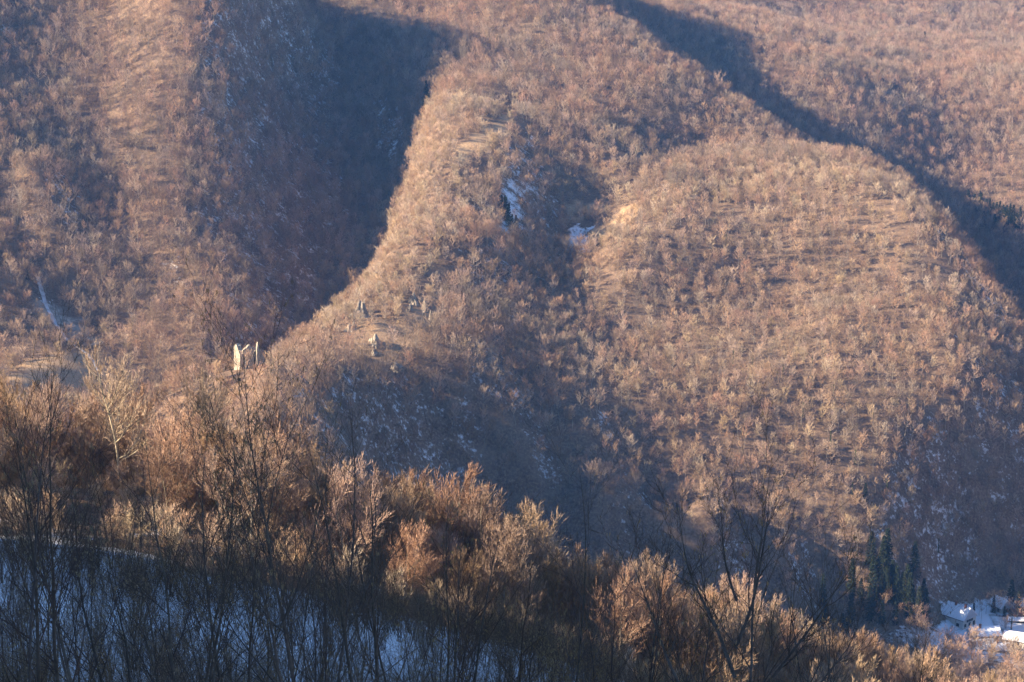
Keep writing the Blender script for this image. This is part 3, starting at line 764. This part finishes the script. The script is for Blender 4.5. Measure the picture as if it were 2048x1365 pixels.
house(2042,1225,868, 9.0, 6.5, 3.2, 2.2, R(12), 'brownish roofed barn at the right edge behind the garden trees', name='barn', roof_mat=M_tile, wall=M_plaster_dark, cat='barn')
# mast
x, y, z = spot(1961, 1262, 846); b = Rods(); b.rod((0, 0, -1), (0, 0, 13.5), .14, .08)
mast = empty('mast', (x, y, z)); o = bpy.data.objects.new('pole', b.mesh('mast_pole', M_metal, 8)); C.objects.link(o); o.parent = mast
b = Box(); b.box(-.9, .9, -.06, .06, 12.2, 12.32); b.out('crossbar', M_metal, mast); b = Box(); b.box(-.6, .6, -.06, .06, 11.4, 11.5); b.out('crossbar', M_metal, mast); b = Box(); b.box(-.3, .3, -.25, .25, 0.0, .5); b.out('base', M_plaster_dark, mast)
tag(mast, 'thin grey mast standing between the village houses', 'mast')
# garden fence along the road
fr = empty('fence', spot(1992, 1238, 866)); tag(fr, 'dark wooden rail fence beside the village road', 'fence')
b = Box(); pb = Box()
f0, f1 = spot(1992, 1238, 866), spot(2046, 1243, 864)
for i in range(9):
    xa = (f1[0] - f0[0]) * i / 8; ya = (f1[1] - f0[1]) * i / 8; za = float(ground(f0[0] + xa, f0[1] + ya)) - f0[2]
    p_ = Box(); p_.box(xa - .08, xa + .08, ya - .08, ya + .08, za - .4, za + 1.3); p_.out('post', M_wood, fr)
    if i:
        for hz in (.5, 1.05): b.hexa([(xp + .08, yp - .03, zp + hz), (xa - .08, ya - .03, za + hz), (xa - .08, ya + .03, za + hz), (xp + .08, yp + .03, zp + hz), (xp + .08, yp - .03, zp + hz + .14), (xa - .08, ya - .03, za + hz + .14), (xa - .08, ya + .03, za + hz + .14), (xp + .08, yp + .03, zp + hz + .14)])
    xp, yp, zp = xa, ya, za
b.out('rail', M_wood, fr)
BUILT = [spot(*p)[:2] for p in ((1917,1252,858),(1968,1268,842),(1887,1228,862),(1985,1286,826),(2038,1276,838),(2034,1258,862),(2002,1205,877),(2042,1225,868),(2006,1256,850),(2022,1278,832),(1940,1240,862),(1950,1262,850),(2030,1243,864),(1900,1232,866),(1925,1228,868),(1975,1225,868))]

# ------------------------------------------------------------------ the forest
rs = np.random.RandomState(7)
S = 4.0
cx_, cy_ = np.meshgrid(np.arange(-520, 640, S), np.arange(196, 2500, S))
cx_ = (cx_ + rs.uniform(-.48, .48, cx_.shape) * S).ravel(); cy_ = (cy_ + rs.uniform(-.48, .48, cy_.shape) * S).ravel()
keep = (cx_ > -0.2500 * cy_ * 1.04 - 45) & (cx_ < 0.2500 * cy_ * 1.04 + 22)
cx_, cy_ = cx_[keep], cy_[keep]; cz_ = ground(cx_, cy_)
px_, py_ = project(cx_, cy_, cz_)
am = area_masks(px_, py_, cy_)
u = rs.uniform(size=len(cx_))
dens = np.full(len(cx_), 0.80)
def zone(poly, y0, y1): return inpoly(px_, py_, poly) & (cy_ > y0) & (cy_ < y1)
dome = zone([(1130,560),(1300,400),(1500,350),(1700,340),(1850,400),(2000,650),(2048,1000),(1900,1180),(1600,1080),(1300,1000),(1120,900)], 820, 1180)
spur = zone([(1045,200),(1000,330),(930,430),(905,560),(850,640),(700,700),(560,680),(640,540),(800,380),(830,200)], 790, 1260)
knob = zone([(1050,360),(1200,290),(1350,330),(1240,480),(1120,560)], 1000, 1220)
ruinhill = zone([(200,900),(330,770),(450,690),(620,690),(720,740),(640,1000),(300,1020)], 640, 820)
terrace = zone([(0,640),(250,640),(300,760),(200,830),(0,850)], 780, 1000)
cr_zone = zone([(1130,560),(1300,400),(1500,340),(1700,330),(1880,430),(1820,450),(1650,385),(1400,425),(1250,520)], 950, 1180)
dens[dome] = .88; dens[spur] = .9; dens[knob] = .6; dens[terrace] = .55; dens[cr_zone] = .9
dens[(cy_ > 700) & (cy_ < 870) & (px_ > 1000) & (px_ < 1850)] = .97
dens *= 1 - am['clear']
dens[cy_ < 480] = np.minimum(dens[cy_ < 480], .62)
dens *= 1 - smooth01(-(vnoise(cx_, cy_, 40, 21)), .35, .9) * .45
near_built = np.zeros(len(cx_), bool)
for bx, by in BUILT: near_built |= (cx_ - bx) ** 2 + (cy_ - by) ** 2 < 8.5 ** 2
near_built |= (cx_ > RX - 18) & (cx_ < RX + 1) & (np.abs(cy_ - (RY + .25 * (cx_ - RX))) < 5)
near_built |= (np.abs(cx_ + 43.5) < 8) & (cy_ < 232)
vil = (np.abs(px_ - 1960) < 110) & (cy_ > 815) & (cy_ < 885); dens[vil] *= .10
for px, py, Y, *_r in ROCKS:
    bx, by, _z = spot(px, py, Y); near_built |= (np.abs(cx_ - bx) < 3.0) & (cy_ > by - 9) & (cy_ < by + 3)
near_built |= (cx_ - RX - 2) ** 2 + (cy_ - RY - 1) ** 2 < 7.8 ** 2
near_built |= (np.abs(cx_ - RX - 2) < 8) & (cy_ < RY) & (cy_ > RY - 20) & (rs.uniform(size=len(cx_)) < .85)
keep = (u < dens) & ~near_built
cx_, cy_, cz_, px_, py_ = [a[keep] for a in (cx_, cy_, cz_, px_, py_)]
dome, spur, knob, ruinhill, terrace, cr_zone = [a[keep] for a in (dome, spur, knob, ruinhill, terrace, cr_zone)]
n = len(cx_); var = rs.choice(6, n, p=[.24, .22, .18, .20, .08, .08]); scl = rs.uniform(.42, .80, n)
q = rs.uniform(size=n)
brushy = (spur & (q < .75)) | (knob & (q < .6)) | (terrace & (q < .6)) | (cr_zone & (q < .6)) | (dome & (q < .30)) | (ruinhill & (q < .3))
var[brushy] = 6 + rs.randint(0, 2, brushy.sum()); scl[brushy] = rs.uniform(.5, .95, brushy.sum())
sl = dome & ~brushy; var[sl] = rs.choice(6, sl.sum(), p=[.10, .12, .14, .16, .24, .24]); scl[sl] *= .88
scl[ruinhill] *= np.where(cy_[ruinhill] > 740, 1.0, .85); scl[spur & ~brushy] *= .72
low = inpoly(px_, py_, [(690,770),(1000,940),(1300,1010),(1650,1100),(1820,1150),(1830,1320),(1000,1250),(640,900)]) & (cy_ > 700) & (cy_ < 880)
scl[low] *= .62
wood = cy_ < 470
var[wood] = 8 + rs.choice(5, wood.sum(), p=[.24, .22, .2, .18, .16]); scl[wood] = (rs.uniform(.62, 1.05, len(cx_)) * (1 + .22 * vnoise(cx_, cy_, 24, 91)))[wood]
# tan brush along the sunlit edge above the snow
bx_ = rs.uniform(-75, 60, 900); by_ = rs.uniform(176, 262, 900) - .12 * bx_; kp = np.abs(bx_) < .26 * by_ + 3; bx_, by_ = bx_[kp], by_[kp]; m_ = len(bx_)
cx_, cy_, cz_ = np.concatenate([cx_, bx_]), np.concatenate([cy_, by_]), np.concatenate([cz_, ground(bx_, by_)])
px_, py_ = project(cx_, cy_, cz_); var = np.concatenate([var, 6 + rs.randint(0, 2, m_)]); scl = np.concatenate([scl, rs.uniform(.22, .5, m_)]); wood = np.concatenate([wood, np.zeros(m_, bool)]); n += m_
yaw = rs.uniform(0, 6.28, n)
tiltx, tilty = rs.normal(0, .05, n), rs.normal(0, .05, n)

def sees(x, y, z, step=6.0):
    """can the eye see the point over the terrain?"""
    L = math.dist((x, y, z), (0, 0, ZC)); m = int(L / step); t = np.arange(1, m) / m
    return not np.any(ground(x * t, y * t) > ZC + (z - ZC) * t)
MARKS = [(70, 'at the left edge'), (190, 'below the golden terrace'), (300, 'around the pale beech'), (420, 'between pale beech and ruin'), (540, 'below the ruin'), (680, 'right of the ruin'), (820, 'below the rocks'),
         (950, 'below the dark ridge'), (1060, 'at the highest sunlit crowns'), (1180, 'behind the single straight sapling'), (1290, 'below the valley shadow'), (1390, 'left of the forked tree'), (1530, 'behind the forked tree'),
         (1650, 'right of the forked tree'), (1760, 'below the valley spruces'), (1880, 'left below the village'), (1970, 'below the village'), (2100, 'at the right edge')]
def mark(px): return next(t for e, t in MARKS if px < e or e == 2100)
# the wood's nearest trees become things of their own
idx = np.where(wood)[0]; idx = idx[np.argsort(cy_[idx])]
single = np.zeros(n, bool); cnt = 0
for i in idx:
    if cnt >= 150: break
    if not (-10 < px_[i] < 2058): continue
    zt = cz_[i] + 12 * scl[i]
    pt = project(cx_[i], cy_[i], zt)
    if pt[1] > 1360 or not sees(cx_[i], cy_[i], zt): continue
    v = var[i] - 8
    side = ('nearest', 'second', 'rear')[0 if cy_[i] < 222 + .06 * max(0, px_[i] - 700) else (1 if cy_[i] < 245 + .06 * max(0, px_[i] - 700) else 2)]
    _old = ('left half of the sunlit wood, above the shaded snow', 'middle of the sunlit wood, in front of the dark valley', 'lower right of the sunlit wood, below the village')[0 if px_[i] < 700 else (1 if px_[i] < 1450 else 2)]
    kind = ('broad crowned', 'forked', 'slim', 'many stemmed', 'tall narrow')[v]
    tree_thing('bare_tree', WOOD[v], (cx_[i], cy_[i], cz_[i] - .2), yaw[i], float(scl[i]), f'{kind} tan leafless tree, {side} row of the sunlit wood, {mark(px_[i])}', 'tree', 'leafless trees of the sunlit wood', tilt=(tiltx[i], tilty[i]))
    single[i] = True; cnt += 1
# one of each hillside form, large and pale enough to pick out
far_first = {}
for k, (px, py, Y, lab) in enumerate([(540,500,1010,'broad lit tree crown in the shaded left valley'), (700,400,1090,'lit rounded tree crown alone against the dark valley side'),
        (1440,160,1340,'large round tree on the right side of the back mountain spur'), (1980,800,985,'big bare tree on the right edge of the middle hill'),
        (1640,820,945,'slender pale trunked tree in the middle of the great round hill'), (1720,760,960,'tall thin tree on the great round hill front'),
        (1260,900,860,'low many stemmed tree at the left foot of the great round hill'), (800,560,945,'small bushy tree on the tan spur above the rocks')]):
    x, y, z = spot(px, py, Y)
    tree_thing('bare_tree', HILL[k], (x, y, z), k * 1.1, 1.05, lab, 'tree')
m = ~single
fm = bpy.data.meshes.new('forest')
nn = int(m.sum()); fm.vertices.add(nn); fm.vertices.foreach_set('co', np.stack([cx_[m], cy_[m], cz_[m] - .3], -1).astype(np.float32).ravel())
a = fm.attributes.new('variant', 'INT', 'POINT'); a.data.foreach_set('value', var[m].astype(np.int32))
a = fm.attributes.new('turn', 'FLOAT_VECTOR', 'POINT'); a.data.foreach_set('vector', np.stack([tiltx[m], tilty[m], yaw[m]], -1).astype(np.float32).ravel())
a = fm.attributes.new('size', 'FLOAT', 'POINT'); a.data.foreach_set('value', scl[m].astype(np.float32))
fm.update()
forest = bpy.data.objects.new('forest', fm); C.objects.link(forest); tag(forest, kind='stuff')
def scatter(obj, sources):
    ng = bpy.data.node_groups.new('scatter_trees', 'GeometryNodeTree')
    ng.interface.new_socket('Geometry', in_out='INPUT', socket_type='NodeSocketGeometry'); ng.interface.new_socket('Geometry', in_out='OUTPUT', socket_type='NodeSocketGeometry')
    gi, go = ng.nodes.new('NodeGroupInput'), ng.nodes.new('NodeGroupOutput'); J = ng.nodes.new('GeometryNodeJoinGeometry')
    def attr(nm, ty):
        a_ = ng.nodes.new('GeometryNodeInputNamedAttribute'); a_.data_type = ty; a_.inputs['Name'].default_value = nm
        return [s_ for s_ in a_.outputs if s_.enabled and s_.name == 'Attribute'][0]
    av, at_, as_ = attr('variant', 'INT'), attr('turn', 'FLOAT_VECTOR'), attr('size', 'FLOAT')
    er = ng.nodes.new('FunctionNodeEulerToRotation'); ng.links.new(at_, er.inputs[0])
    for k, objs in sources.items():
        jj_ = ng.nodes.new('GeometryNodeJoinGeometry')
        for ob in objs:
            oi = ng.nodes.new('GeometryNodeObjectInfo'); oi.transform_space = 'ORIGINAL'; oi.inputs['Object'].default_value = ob
            ng.links.new(oi.outputs['Geometry'], jj_.inputs[0])
        cmp_ = ng.nodes.new('FunctionNodeCompare'); cmp_.data_type = 'INT'; cmp_.operation = 'EQUAL'
        ia = [s_ for s_ in cmp_.inputs if s_.enabled]; ng.links.new(av, ia[0]); ia[1].default_value = k
        ip = ng.nodes.new('GeometryNodeInstanceOnPoints'); ng.links.new(gi.outputs[0], ip.inputs['Points']); ng.links.new(cmp_.outputs[0], ip.inputs['Selection'])
        ng.links.new(jj_.outputs[0], ip.inputs['Instance']); ng.links.new(er.outputs[0], ip.inputs['Rotation']); ng.links.new(as_, ip.inputs['Scale'])
        ng.links.new(ip.outputs[0], J.inputs[0])
    ng.links.new(J.outputs[0], go.inputs[0])
    md = obj.modifiers.new('scatter', 'NODES'); md.node_group = ng
src = {}
for k, pr in enumerate(HILL + WOOD):
    obs = []
    for me_ in pr:
        obs.append(next(o_ for o_ in C.objects if o_.type == 'MESH' and o_.data == me_))
    src[k] = obs
scatter(forest, src)
print('forest', nn, 'singles', cnt)

# ------------------------------------------------------------------ evergreens
def evergreen(px, py, Y, v, sc, lab, group=None, name='conifer_tree', mesh=None):
    x, y, z = spot(px, py, Y)
    return tree_thing(name, mesh or CONI[v], (x, y, z - .3), px * .37, sc, lab, 'conifer' if name == 'conifer_tree' else 'tree', group)
rr = random.Random(3)
for k, (px, py) in enumerate([(1935,412),(1948,404),(1958,416),(1962,398),(1972,408),(1980,392),(1986,404),(1994,388),(2000,400),(2008,384),(2014,396),(2022,380),(2028,392),(2036,376),(2042,388),(1968,420),(1990,414),(2010,408)]):
    evergreen(px, py + 14, 1432 - k * 1.5, k % 3, rr.uniform(.75, 1.1), 'dark spruce in the stand high on the right edge', 'spruces in the stand at the upper right')
for px, py, Y, v, sc in ((1003,482,1060,1,.8),(1012,492,1052,0,.9),(1018,500,1046,2,.8),(1024,506,1040,0,.75),(1032,498,1048,1,.8),(1010,478,1064,1,.7)):
    evergreen(px, py + 12, Y, v, sc, 'dark spruce in the file beside the snowy stream meadow', 'spruces beside the stream meadow')
for px, py, Y, v, sc in ((852,160,1262,0,.8),(858,178,1245,1,.8),(846,190,1235,2,.7)):
    evergreen(px, py + 12, Y, v, sc, 'dark conifer where the valley shadow meets the middle spur', 'conifers at the edge of the left valley shadow')
for px, py, Y, v, sc, lab in ((664,500,985,2,.8,'left of two green conifers at the mouth of the dark left valley'), (676,505,978,0,.7,'right of two green conifers at the mouth of the dark left valley'),
        (1848,92,1800,0,.9,'single conifer in the shaded snowy strip near the upper right corner'), (244,700,930,0,.5,'bright green bushy conifer beside the golden terrace'),
        (258,704,925,1,.5,'smaller green conifer right of the bushy one by the golden terrace'), (376,575,985,1,.6,'narrow dark conifer in the snowy hollow of the left hill'),
        (58,600,1000,0,.4,'low dark evergreen at the upper end of the snowy track'), (1726,1085,872,1,.75,'green ivy covered conifer at the foot of the great round hill'),
        (2022,1192,878,0,1.0,'tall dark conifer with a lit top behind the village'), (2036,1215,872,1,1.0,'dark round conifer at the right edge behind the village'),
        (1946,1238,866,1,.5,'dark round garden evergreen left of the mast'), (1986,1230,872,2,.55,'pointed dark garden evergreen right of the mast'),
        (2008,1235,868,1,.45,'small garden evergreen beside the road')):
    evergreen(px, py + 8, Y, v, sc, lab)
for k in range(26):
    px = 1640 + rr.random() * 210; py = 1165 + (px - 1640) * .25 + rr.uniform(-15, 55)
    Y = 830 + (px - 1640) * .12 - (py - 1165) * .25
    evergreen(px, py, Y, k % 3, rr.uniform(.7, 1.1), 'dark spruce in the shaded valley bottom left of the village', 'spruces in the shaded valley bottom')
for k in range(13):
    px = 1735 + k * 9.5 + rr.uniform(-6, 6); Y = 866 - rr.random() * 46 - (12 if px > 1830 else 0)
    evergreen(px, 1150 + (px - 1712) * .6, Y, (0, 2)[k % 2], rr.uniform(.95, 1.3), 'tall dark spruce on the low spur just left of the village', 'tall spruces on the spur beside the village')
# ivy-clad trunks on the foot of the round hill
def ivy_tree(seed, H):
    rs_ = random.Random(seed); tr, cr = hill_tree(seed, H, 2.6, .5, 8, 1, 5, 4); lf = Rods()
    for i in range(420):
        z = rs_.uniform(0, H * .72); a_ = rs_.uniform(0, 6.28); r_ = rs_.uniform(.1, .75) * (1 - .4 * z / H)
        o = (math.cos(a_) * r_ * .3, math.sin(a_) * r_ * .3, z); lf.twig(o, (math.cos(a_) * r_, math.sin(a_) * r_, z + rs_.uniform(-.3, .4)), .36)
    return tr.mesh('ivy_trunk', M_trunk, 4, seed), cr.mesh('ivy_twigs', M_twig, 3, seed), lf.mesh('ivy_leaves', M_ivy, 3, seed)
IVY = [ivy_tree(800, 13), ivy_tree(801, 11)]
for k, (px, py) in enumerate([(1740,1000),(1700,1085),(1798,1092),(1770,1060),(1705,1050),(1600,1005),(1660,960),(1618,900),(1655,1040),(1500,905),(1560,930),(1462,880),(1880,1040),(2030,1140),(2042,1115),(1450,560),(1835,905)]):
    tree_thing('ivy_clad_tree', IVY[k % 2], spot(px, py, 870 + (1090 - py) * .33), k * .9, rr.uniform(.65, 1.0), 'bare tree with its trunk wrapped in green ivy on the lower round hill', 'tree', 'ivy clad trees on the great round hill', parts=('trunk', 'crown', 'ivy'))
# dark garden trees among the houses
for k, (px, py, Y, v) in enumerate([(1958,1232,866,3),(1972,1228,869,0),(1994,1226,870,1),(2020,1232,868,3),(2044,1240,862,0),(1936,1226,869,1),(1868,1236,858,3),(2012,1262,846,3),(1950,1296,815,0),(2030,1298,815,1)]):
    x, y, z = spot(px, py, Y); t_ = tree_thing('garden_tree', HILL[v], (x, y, z), k * 1.3, rr.uniform(.55, .8), 'bare garden tree among the snowy village roofs', 'tree', 'bare garden trees in the village')
# junipers on the golden meadow
def bush_mesh(seed, r_, h_):
    rs_ = random.Random(seed); b_ = Rods()
    for i in range(500):
        a_ = rs_.uniform(0, 6.28); q_ = rs_.random() ** .5 * r_; z_ = h_ * (1 - (q_ / r_) ** 2) * rs_.uniform(.3, 1)
        b_.twig((math.cos(a_) * q_, math.sin(a_) * q_, z_ * .6), (math.cos(a_) * q_ * 1.2, math.sin(a_) * q_ * 1.2, z_ + .2), .3)
    return b_.mesh('bush', M_needle, 3, seed)
BM = [bush_mesh(1, 1.5, 1.5), bush_mesh(2, 1.0, 1.0)]
for k, (px, py, lab) in enumerate([(1203,441,'biggest dark juniper bush in the middle of the golden meadow'), (1196,444,'dark juniper bush touching the left side of the biggest one'), (1222,426,'dark juniper in the row along the meadow\'s upper edge'),
        (1232,425,'right end juniper of the row along the meadow\'s upper edge'), (1233,440,'lone juniper bush on the right of the golden meadow'), (1200,454,'flat juniper bush at the bottom of the golden meadow'), (1216,453,'tiny juniper at the lower right of the golden meadow')]):
    x, y, z = spot(px, py, 1062); o = bpy.data.objects.new('bush', BM[k % 2 if k else 0]); C.objects.link(o); o.location = (x, y, z); o.scale = (1.2, 1.2, 1) if k < 4 else (.8, .8, .7); tag(o, lab, 'bush')

# ------------------------------------------------------------------ foreground trees
t_, c_ = wood_tree(411, 18, 6.0, .30, 1, .85, .04)
BEECH = pair('beech', t_, c_, bark_material('pale_beech_bark', [(0.3, (0.36, 0.31, 0.23)), (0.7, (0.66, 0.58, 0.45))], .05, 1.0), bark_material('beech_twigs', [(0.3, (0.34, 0.27, 0.19)), (0.7, (0.56, 0.46, 0.33))], .05, 1.0), 6, 90)
x, y, z = spot(243, 1010, 222)
tree_thing('beech_tree', BEECH, (x, y, z - .3), 1.2, 1.0, 'large pale beech with spreading bare limbs standing in full sun at left', 'tree')
SAP = []
for k, (H, st, sp_, kd, ct) in enumerate([(11, 1, .1, 17, 0), (11, 2, .12, 15, 0), (10, 3, .16, 12, .10), (8, 6, .26, 10, .35), (7, 8, .32, 9, .45), (10, 2, .10, 15, .15)]):
    t_, c_, l_ = sapling(900 + k, H, st, sp_, kd, ct, level3=k < 3 or k == 5)
    SAP.append((H, (t_.mesh('sapling_stem', M_sapling, 6, k), c_.mesh('sapling_branches', M_sapling_twig, 3, k), l_.mesh('catkins', M_catkin, 3, k) if l_.a else None)))
print('SAP', [[len(m_.polygons) for m_ in s_[1] if m_] for s_ in SAP])
def near_tree(px, pyt, Y, v, lab, group=None, name='sapling', turn=None, w=1.0):
    x, y, zt = at(px, pyt, Y); z = float(ground(x, y)); sc = max(.35, (zt - z) / SAP[v][0])
    return tree_thing(name, SAP[v][1], (x, y, z), px * .013 if turn is None else turn, (sc * w, sc * w, sc), lab, 'tree', group, parts=('trunk', 'crown', 'catkins'))
NEARS = [(14,690,38,0,'thin dark sapling at the left edge, its tip before the golden terrace'),(66,765,50,1,'two stemmed dark sapling left of the pale beech'),(128,820,58,5,'dark sapling just left of the pale beech limbs'),
 (338,800,45,2,'dark sapling hung with dry catkins right of the pale beech'),(368,850,56,5,'slim dark sapling close right of the catkin hung one'),(480,870,60,0,'slender upright sapling below and left of the ruin'),
 (588,700,46,5,'tallest dark sapling whose tip reaches beside the ruin'),(640,800,58,0,'fine sapling right of the tallest one'),(722,850,52,1,'dark forked sapling before the shaded hillside in the middle left'),
 (790,930,66,0,'smaller sapling right of the dark forked one'),(868,960,60,2,'three stemmed sapling before the sunlit crowns'),(1128,950,60,0,'single straight sapling in front of the sunlit wood\'s highest crowns'),
 (1300,1055,66,1,'thin bent sapling left of the big forked dark tree'),(1350,1100,72,5,'short sapling between the bent one and the big forked dark tree'),(1655,1130,60,1,'sapling just right of the big forked dark tree'),
 (1735,1150,52,0,'leaning sapling tip lit before the valley shadow'),(1790,1215,75,5,'low sapling below the shaded valley spruces'),(430,790,66,0,'thin sapling between the catkin hung sapling and the ruin'),
 (220,880,62,5,'dark sapling in front of the pale beech trunk'),(920,1010,70,1,'sapling left of the single straight one'),(1010,1060,72,2,'bushy sapling under the sunlit crowns'),(1215,1130,74,1,'sapling between the straight and the thin bent ones')]
for px, py, Y, v, lab in NEARS: near_tree(px, py, Y, v, lab)
# big forked dark tree
t_, c_, l_ = sapling(955, 8.2, 1, .05, 13, .03, forks=((.26, 3.0, .95, 4.6, .05), (.36, .15, .85, 4.0, .046), (.48, 2.7, 1.2, 3.6, .038), (.55, .3, 1.15, 3.0, .034), (.20, .3, .75, 4.2, .042), (.66, 3.3, 1.2, 2.2, .026)))
x, y, zt = at(1482, 905, 42); z = float(ground(x, y)); sc = (zt - z) / 8.2
tree_thing('forked_tree', (t_.mesh('forked_trunk', M_sapling, 8, 1), c_.mesh('forked_branches', M_sapling_twig, 3, 1), l_.mesh('forked_catkins', M_catkin, 3, 1)), (x, y, z), 0.1, sc, 'large dark leafless tree with long forking limbs at lower right', 'tree', parts=('trunk', 'crown', 'catkins'))
# thicket on the shaded snow
k = 0; tries = 0; placed = []
while k < 115 and tries < 4000:
    tries += 1; Y = 68 + 92 * rr.random() ** 1.1; px = rr.uniform(-20, 1280); x = (px - 1024) / FPX * Y * 1.04; z = float(ground(x, Y)); v = rr.choice((3, 4, 3, 4, 2, 1, 5))
    H = rr.uniform(4.5, 8.5) * (1.15 if v in (1, 5) else 1)
    pt = project(x, Y, z + H)
    if not (880 < pt[1] < 1380) or not sees(x, Y, z + H * .8, 3) or any(math.hypot(x - a, Y - b) < 2.0 for a, b in placed): continue
    placed.append((x, Y)); sc = H / SAP[v][0]; where = 'left' if px < 450 else ('middle' if px < 850 else 'right')
    kind = {3: 'many stemmed hazel', 4: 'low hazel', 2: 'three stemmed sapling', 1: 'two stemmed sapling', 5: 'slim sapling'}[v]
    tree_thing('hazel_shrub' if v in (3, 4) else 'sapling', SAP[v][1], (x, Y, z), rr.uniform(0, 6.28), sc, f'dark {kind}, {"near" if Y < 105 else ("middle" if Y < 145 else "far")} part of the shaded snow, {mark(px)}', 'shrub' if v in (3, 4) else 'tree', 'dark shrubs and saplings in the thicket on the shaded snow', parts=('trunk', 'crown', 'catkins')); k += 1
print('thicket', k)

# low brush poking through the snow, far too much of it to count
NU = 6500; ux = rs.uniform(-60, 70, NU); uy = 60 + 105 * rs.uniform(size=NU) ** 1.3; uz = ground(ux, uy)
kp = (np.abs(ux) < .26 * uy + 3) & (vnoise(ux, uy, 14, 77) + .5 * vnoise(ux, uy, 5, 78) > rs.uniform(-.9, .5, NU)); ux, uy, uz = ux[kp], uy[kp], uz[kp]
bm_ = bpy.data.meshes.new('undergrowth'); bm_.vertices.add(len(ux)); bm_.vertices.foreach_set('co', np.stack([ux, uy, uz], -1).astype(np.float32).ravel())
a = bm_.attributes.new('variant', 'INT', 'POINT'); a.data.foreach_set('value', rs.randint(0, 2, len(ux)).astype(np.int32))
a = bm_.attributes.new('turn', 'FLOAT_VECTOR', 'POINT'); a.data.foreach_set('vector', np.stack([rs.normal(0, .15, len(ux)), rs.normal(0, .15, len(ux)), rs.uniform(0, 6.28, len(ux))], -1).astype(np.float32).ravel())
a = bm_.attributes.new('size', 'FLOAT', 'POINT'); a.data.foreach_set('value', rs.uniform(.2, .62, len(ux)).astype(np.float32))
bm_.update(); brush = bpy.data.objects.new('undergrowth', bm_); C.objects.link(brush); tag(brush, kind='stuff')
def users(meshes): return [next(o_ for o_ in C.objects if o_.type == 'MESH' and o_.data == m_) for m_ in meshes if m_]
scatter(brush, {0: users(SAP[3][1]), 1: users(SAP[4][1])})

# ------------------------------------------------------------------ the air
hz = bpy.data.materials.new('valley_haze'); hz.use_nodes = True; t = hz.node_tree
t.nodes.remove(t.nodes['Principled BSDF'])
pv = t.nodes.new('ShaderNodeVolumePrincipled'); pv.inputs['Color'].default_value = (0.15, 0.41, 1.0, 1); pv.inputs['Density'].default_value = HAZE
pv.inputs['Anisotropy'].default_value = 0.1
t.links.new(pv.outputs[0], t.nodes['Material Output'].inputs['Volume'])
b = Box(); b.box(-1460, 1560, -560, 3360, float(GZ.min()) - 1, max(float(GZ.max()), ZC) + 15)
haze = b.out('haze', hz); tag(haze, kind='stuff')
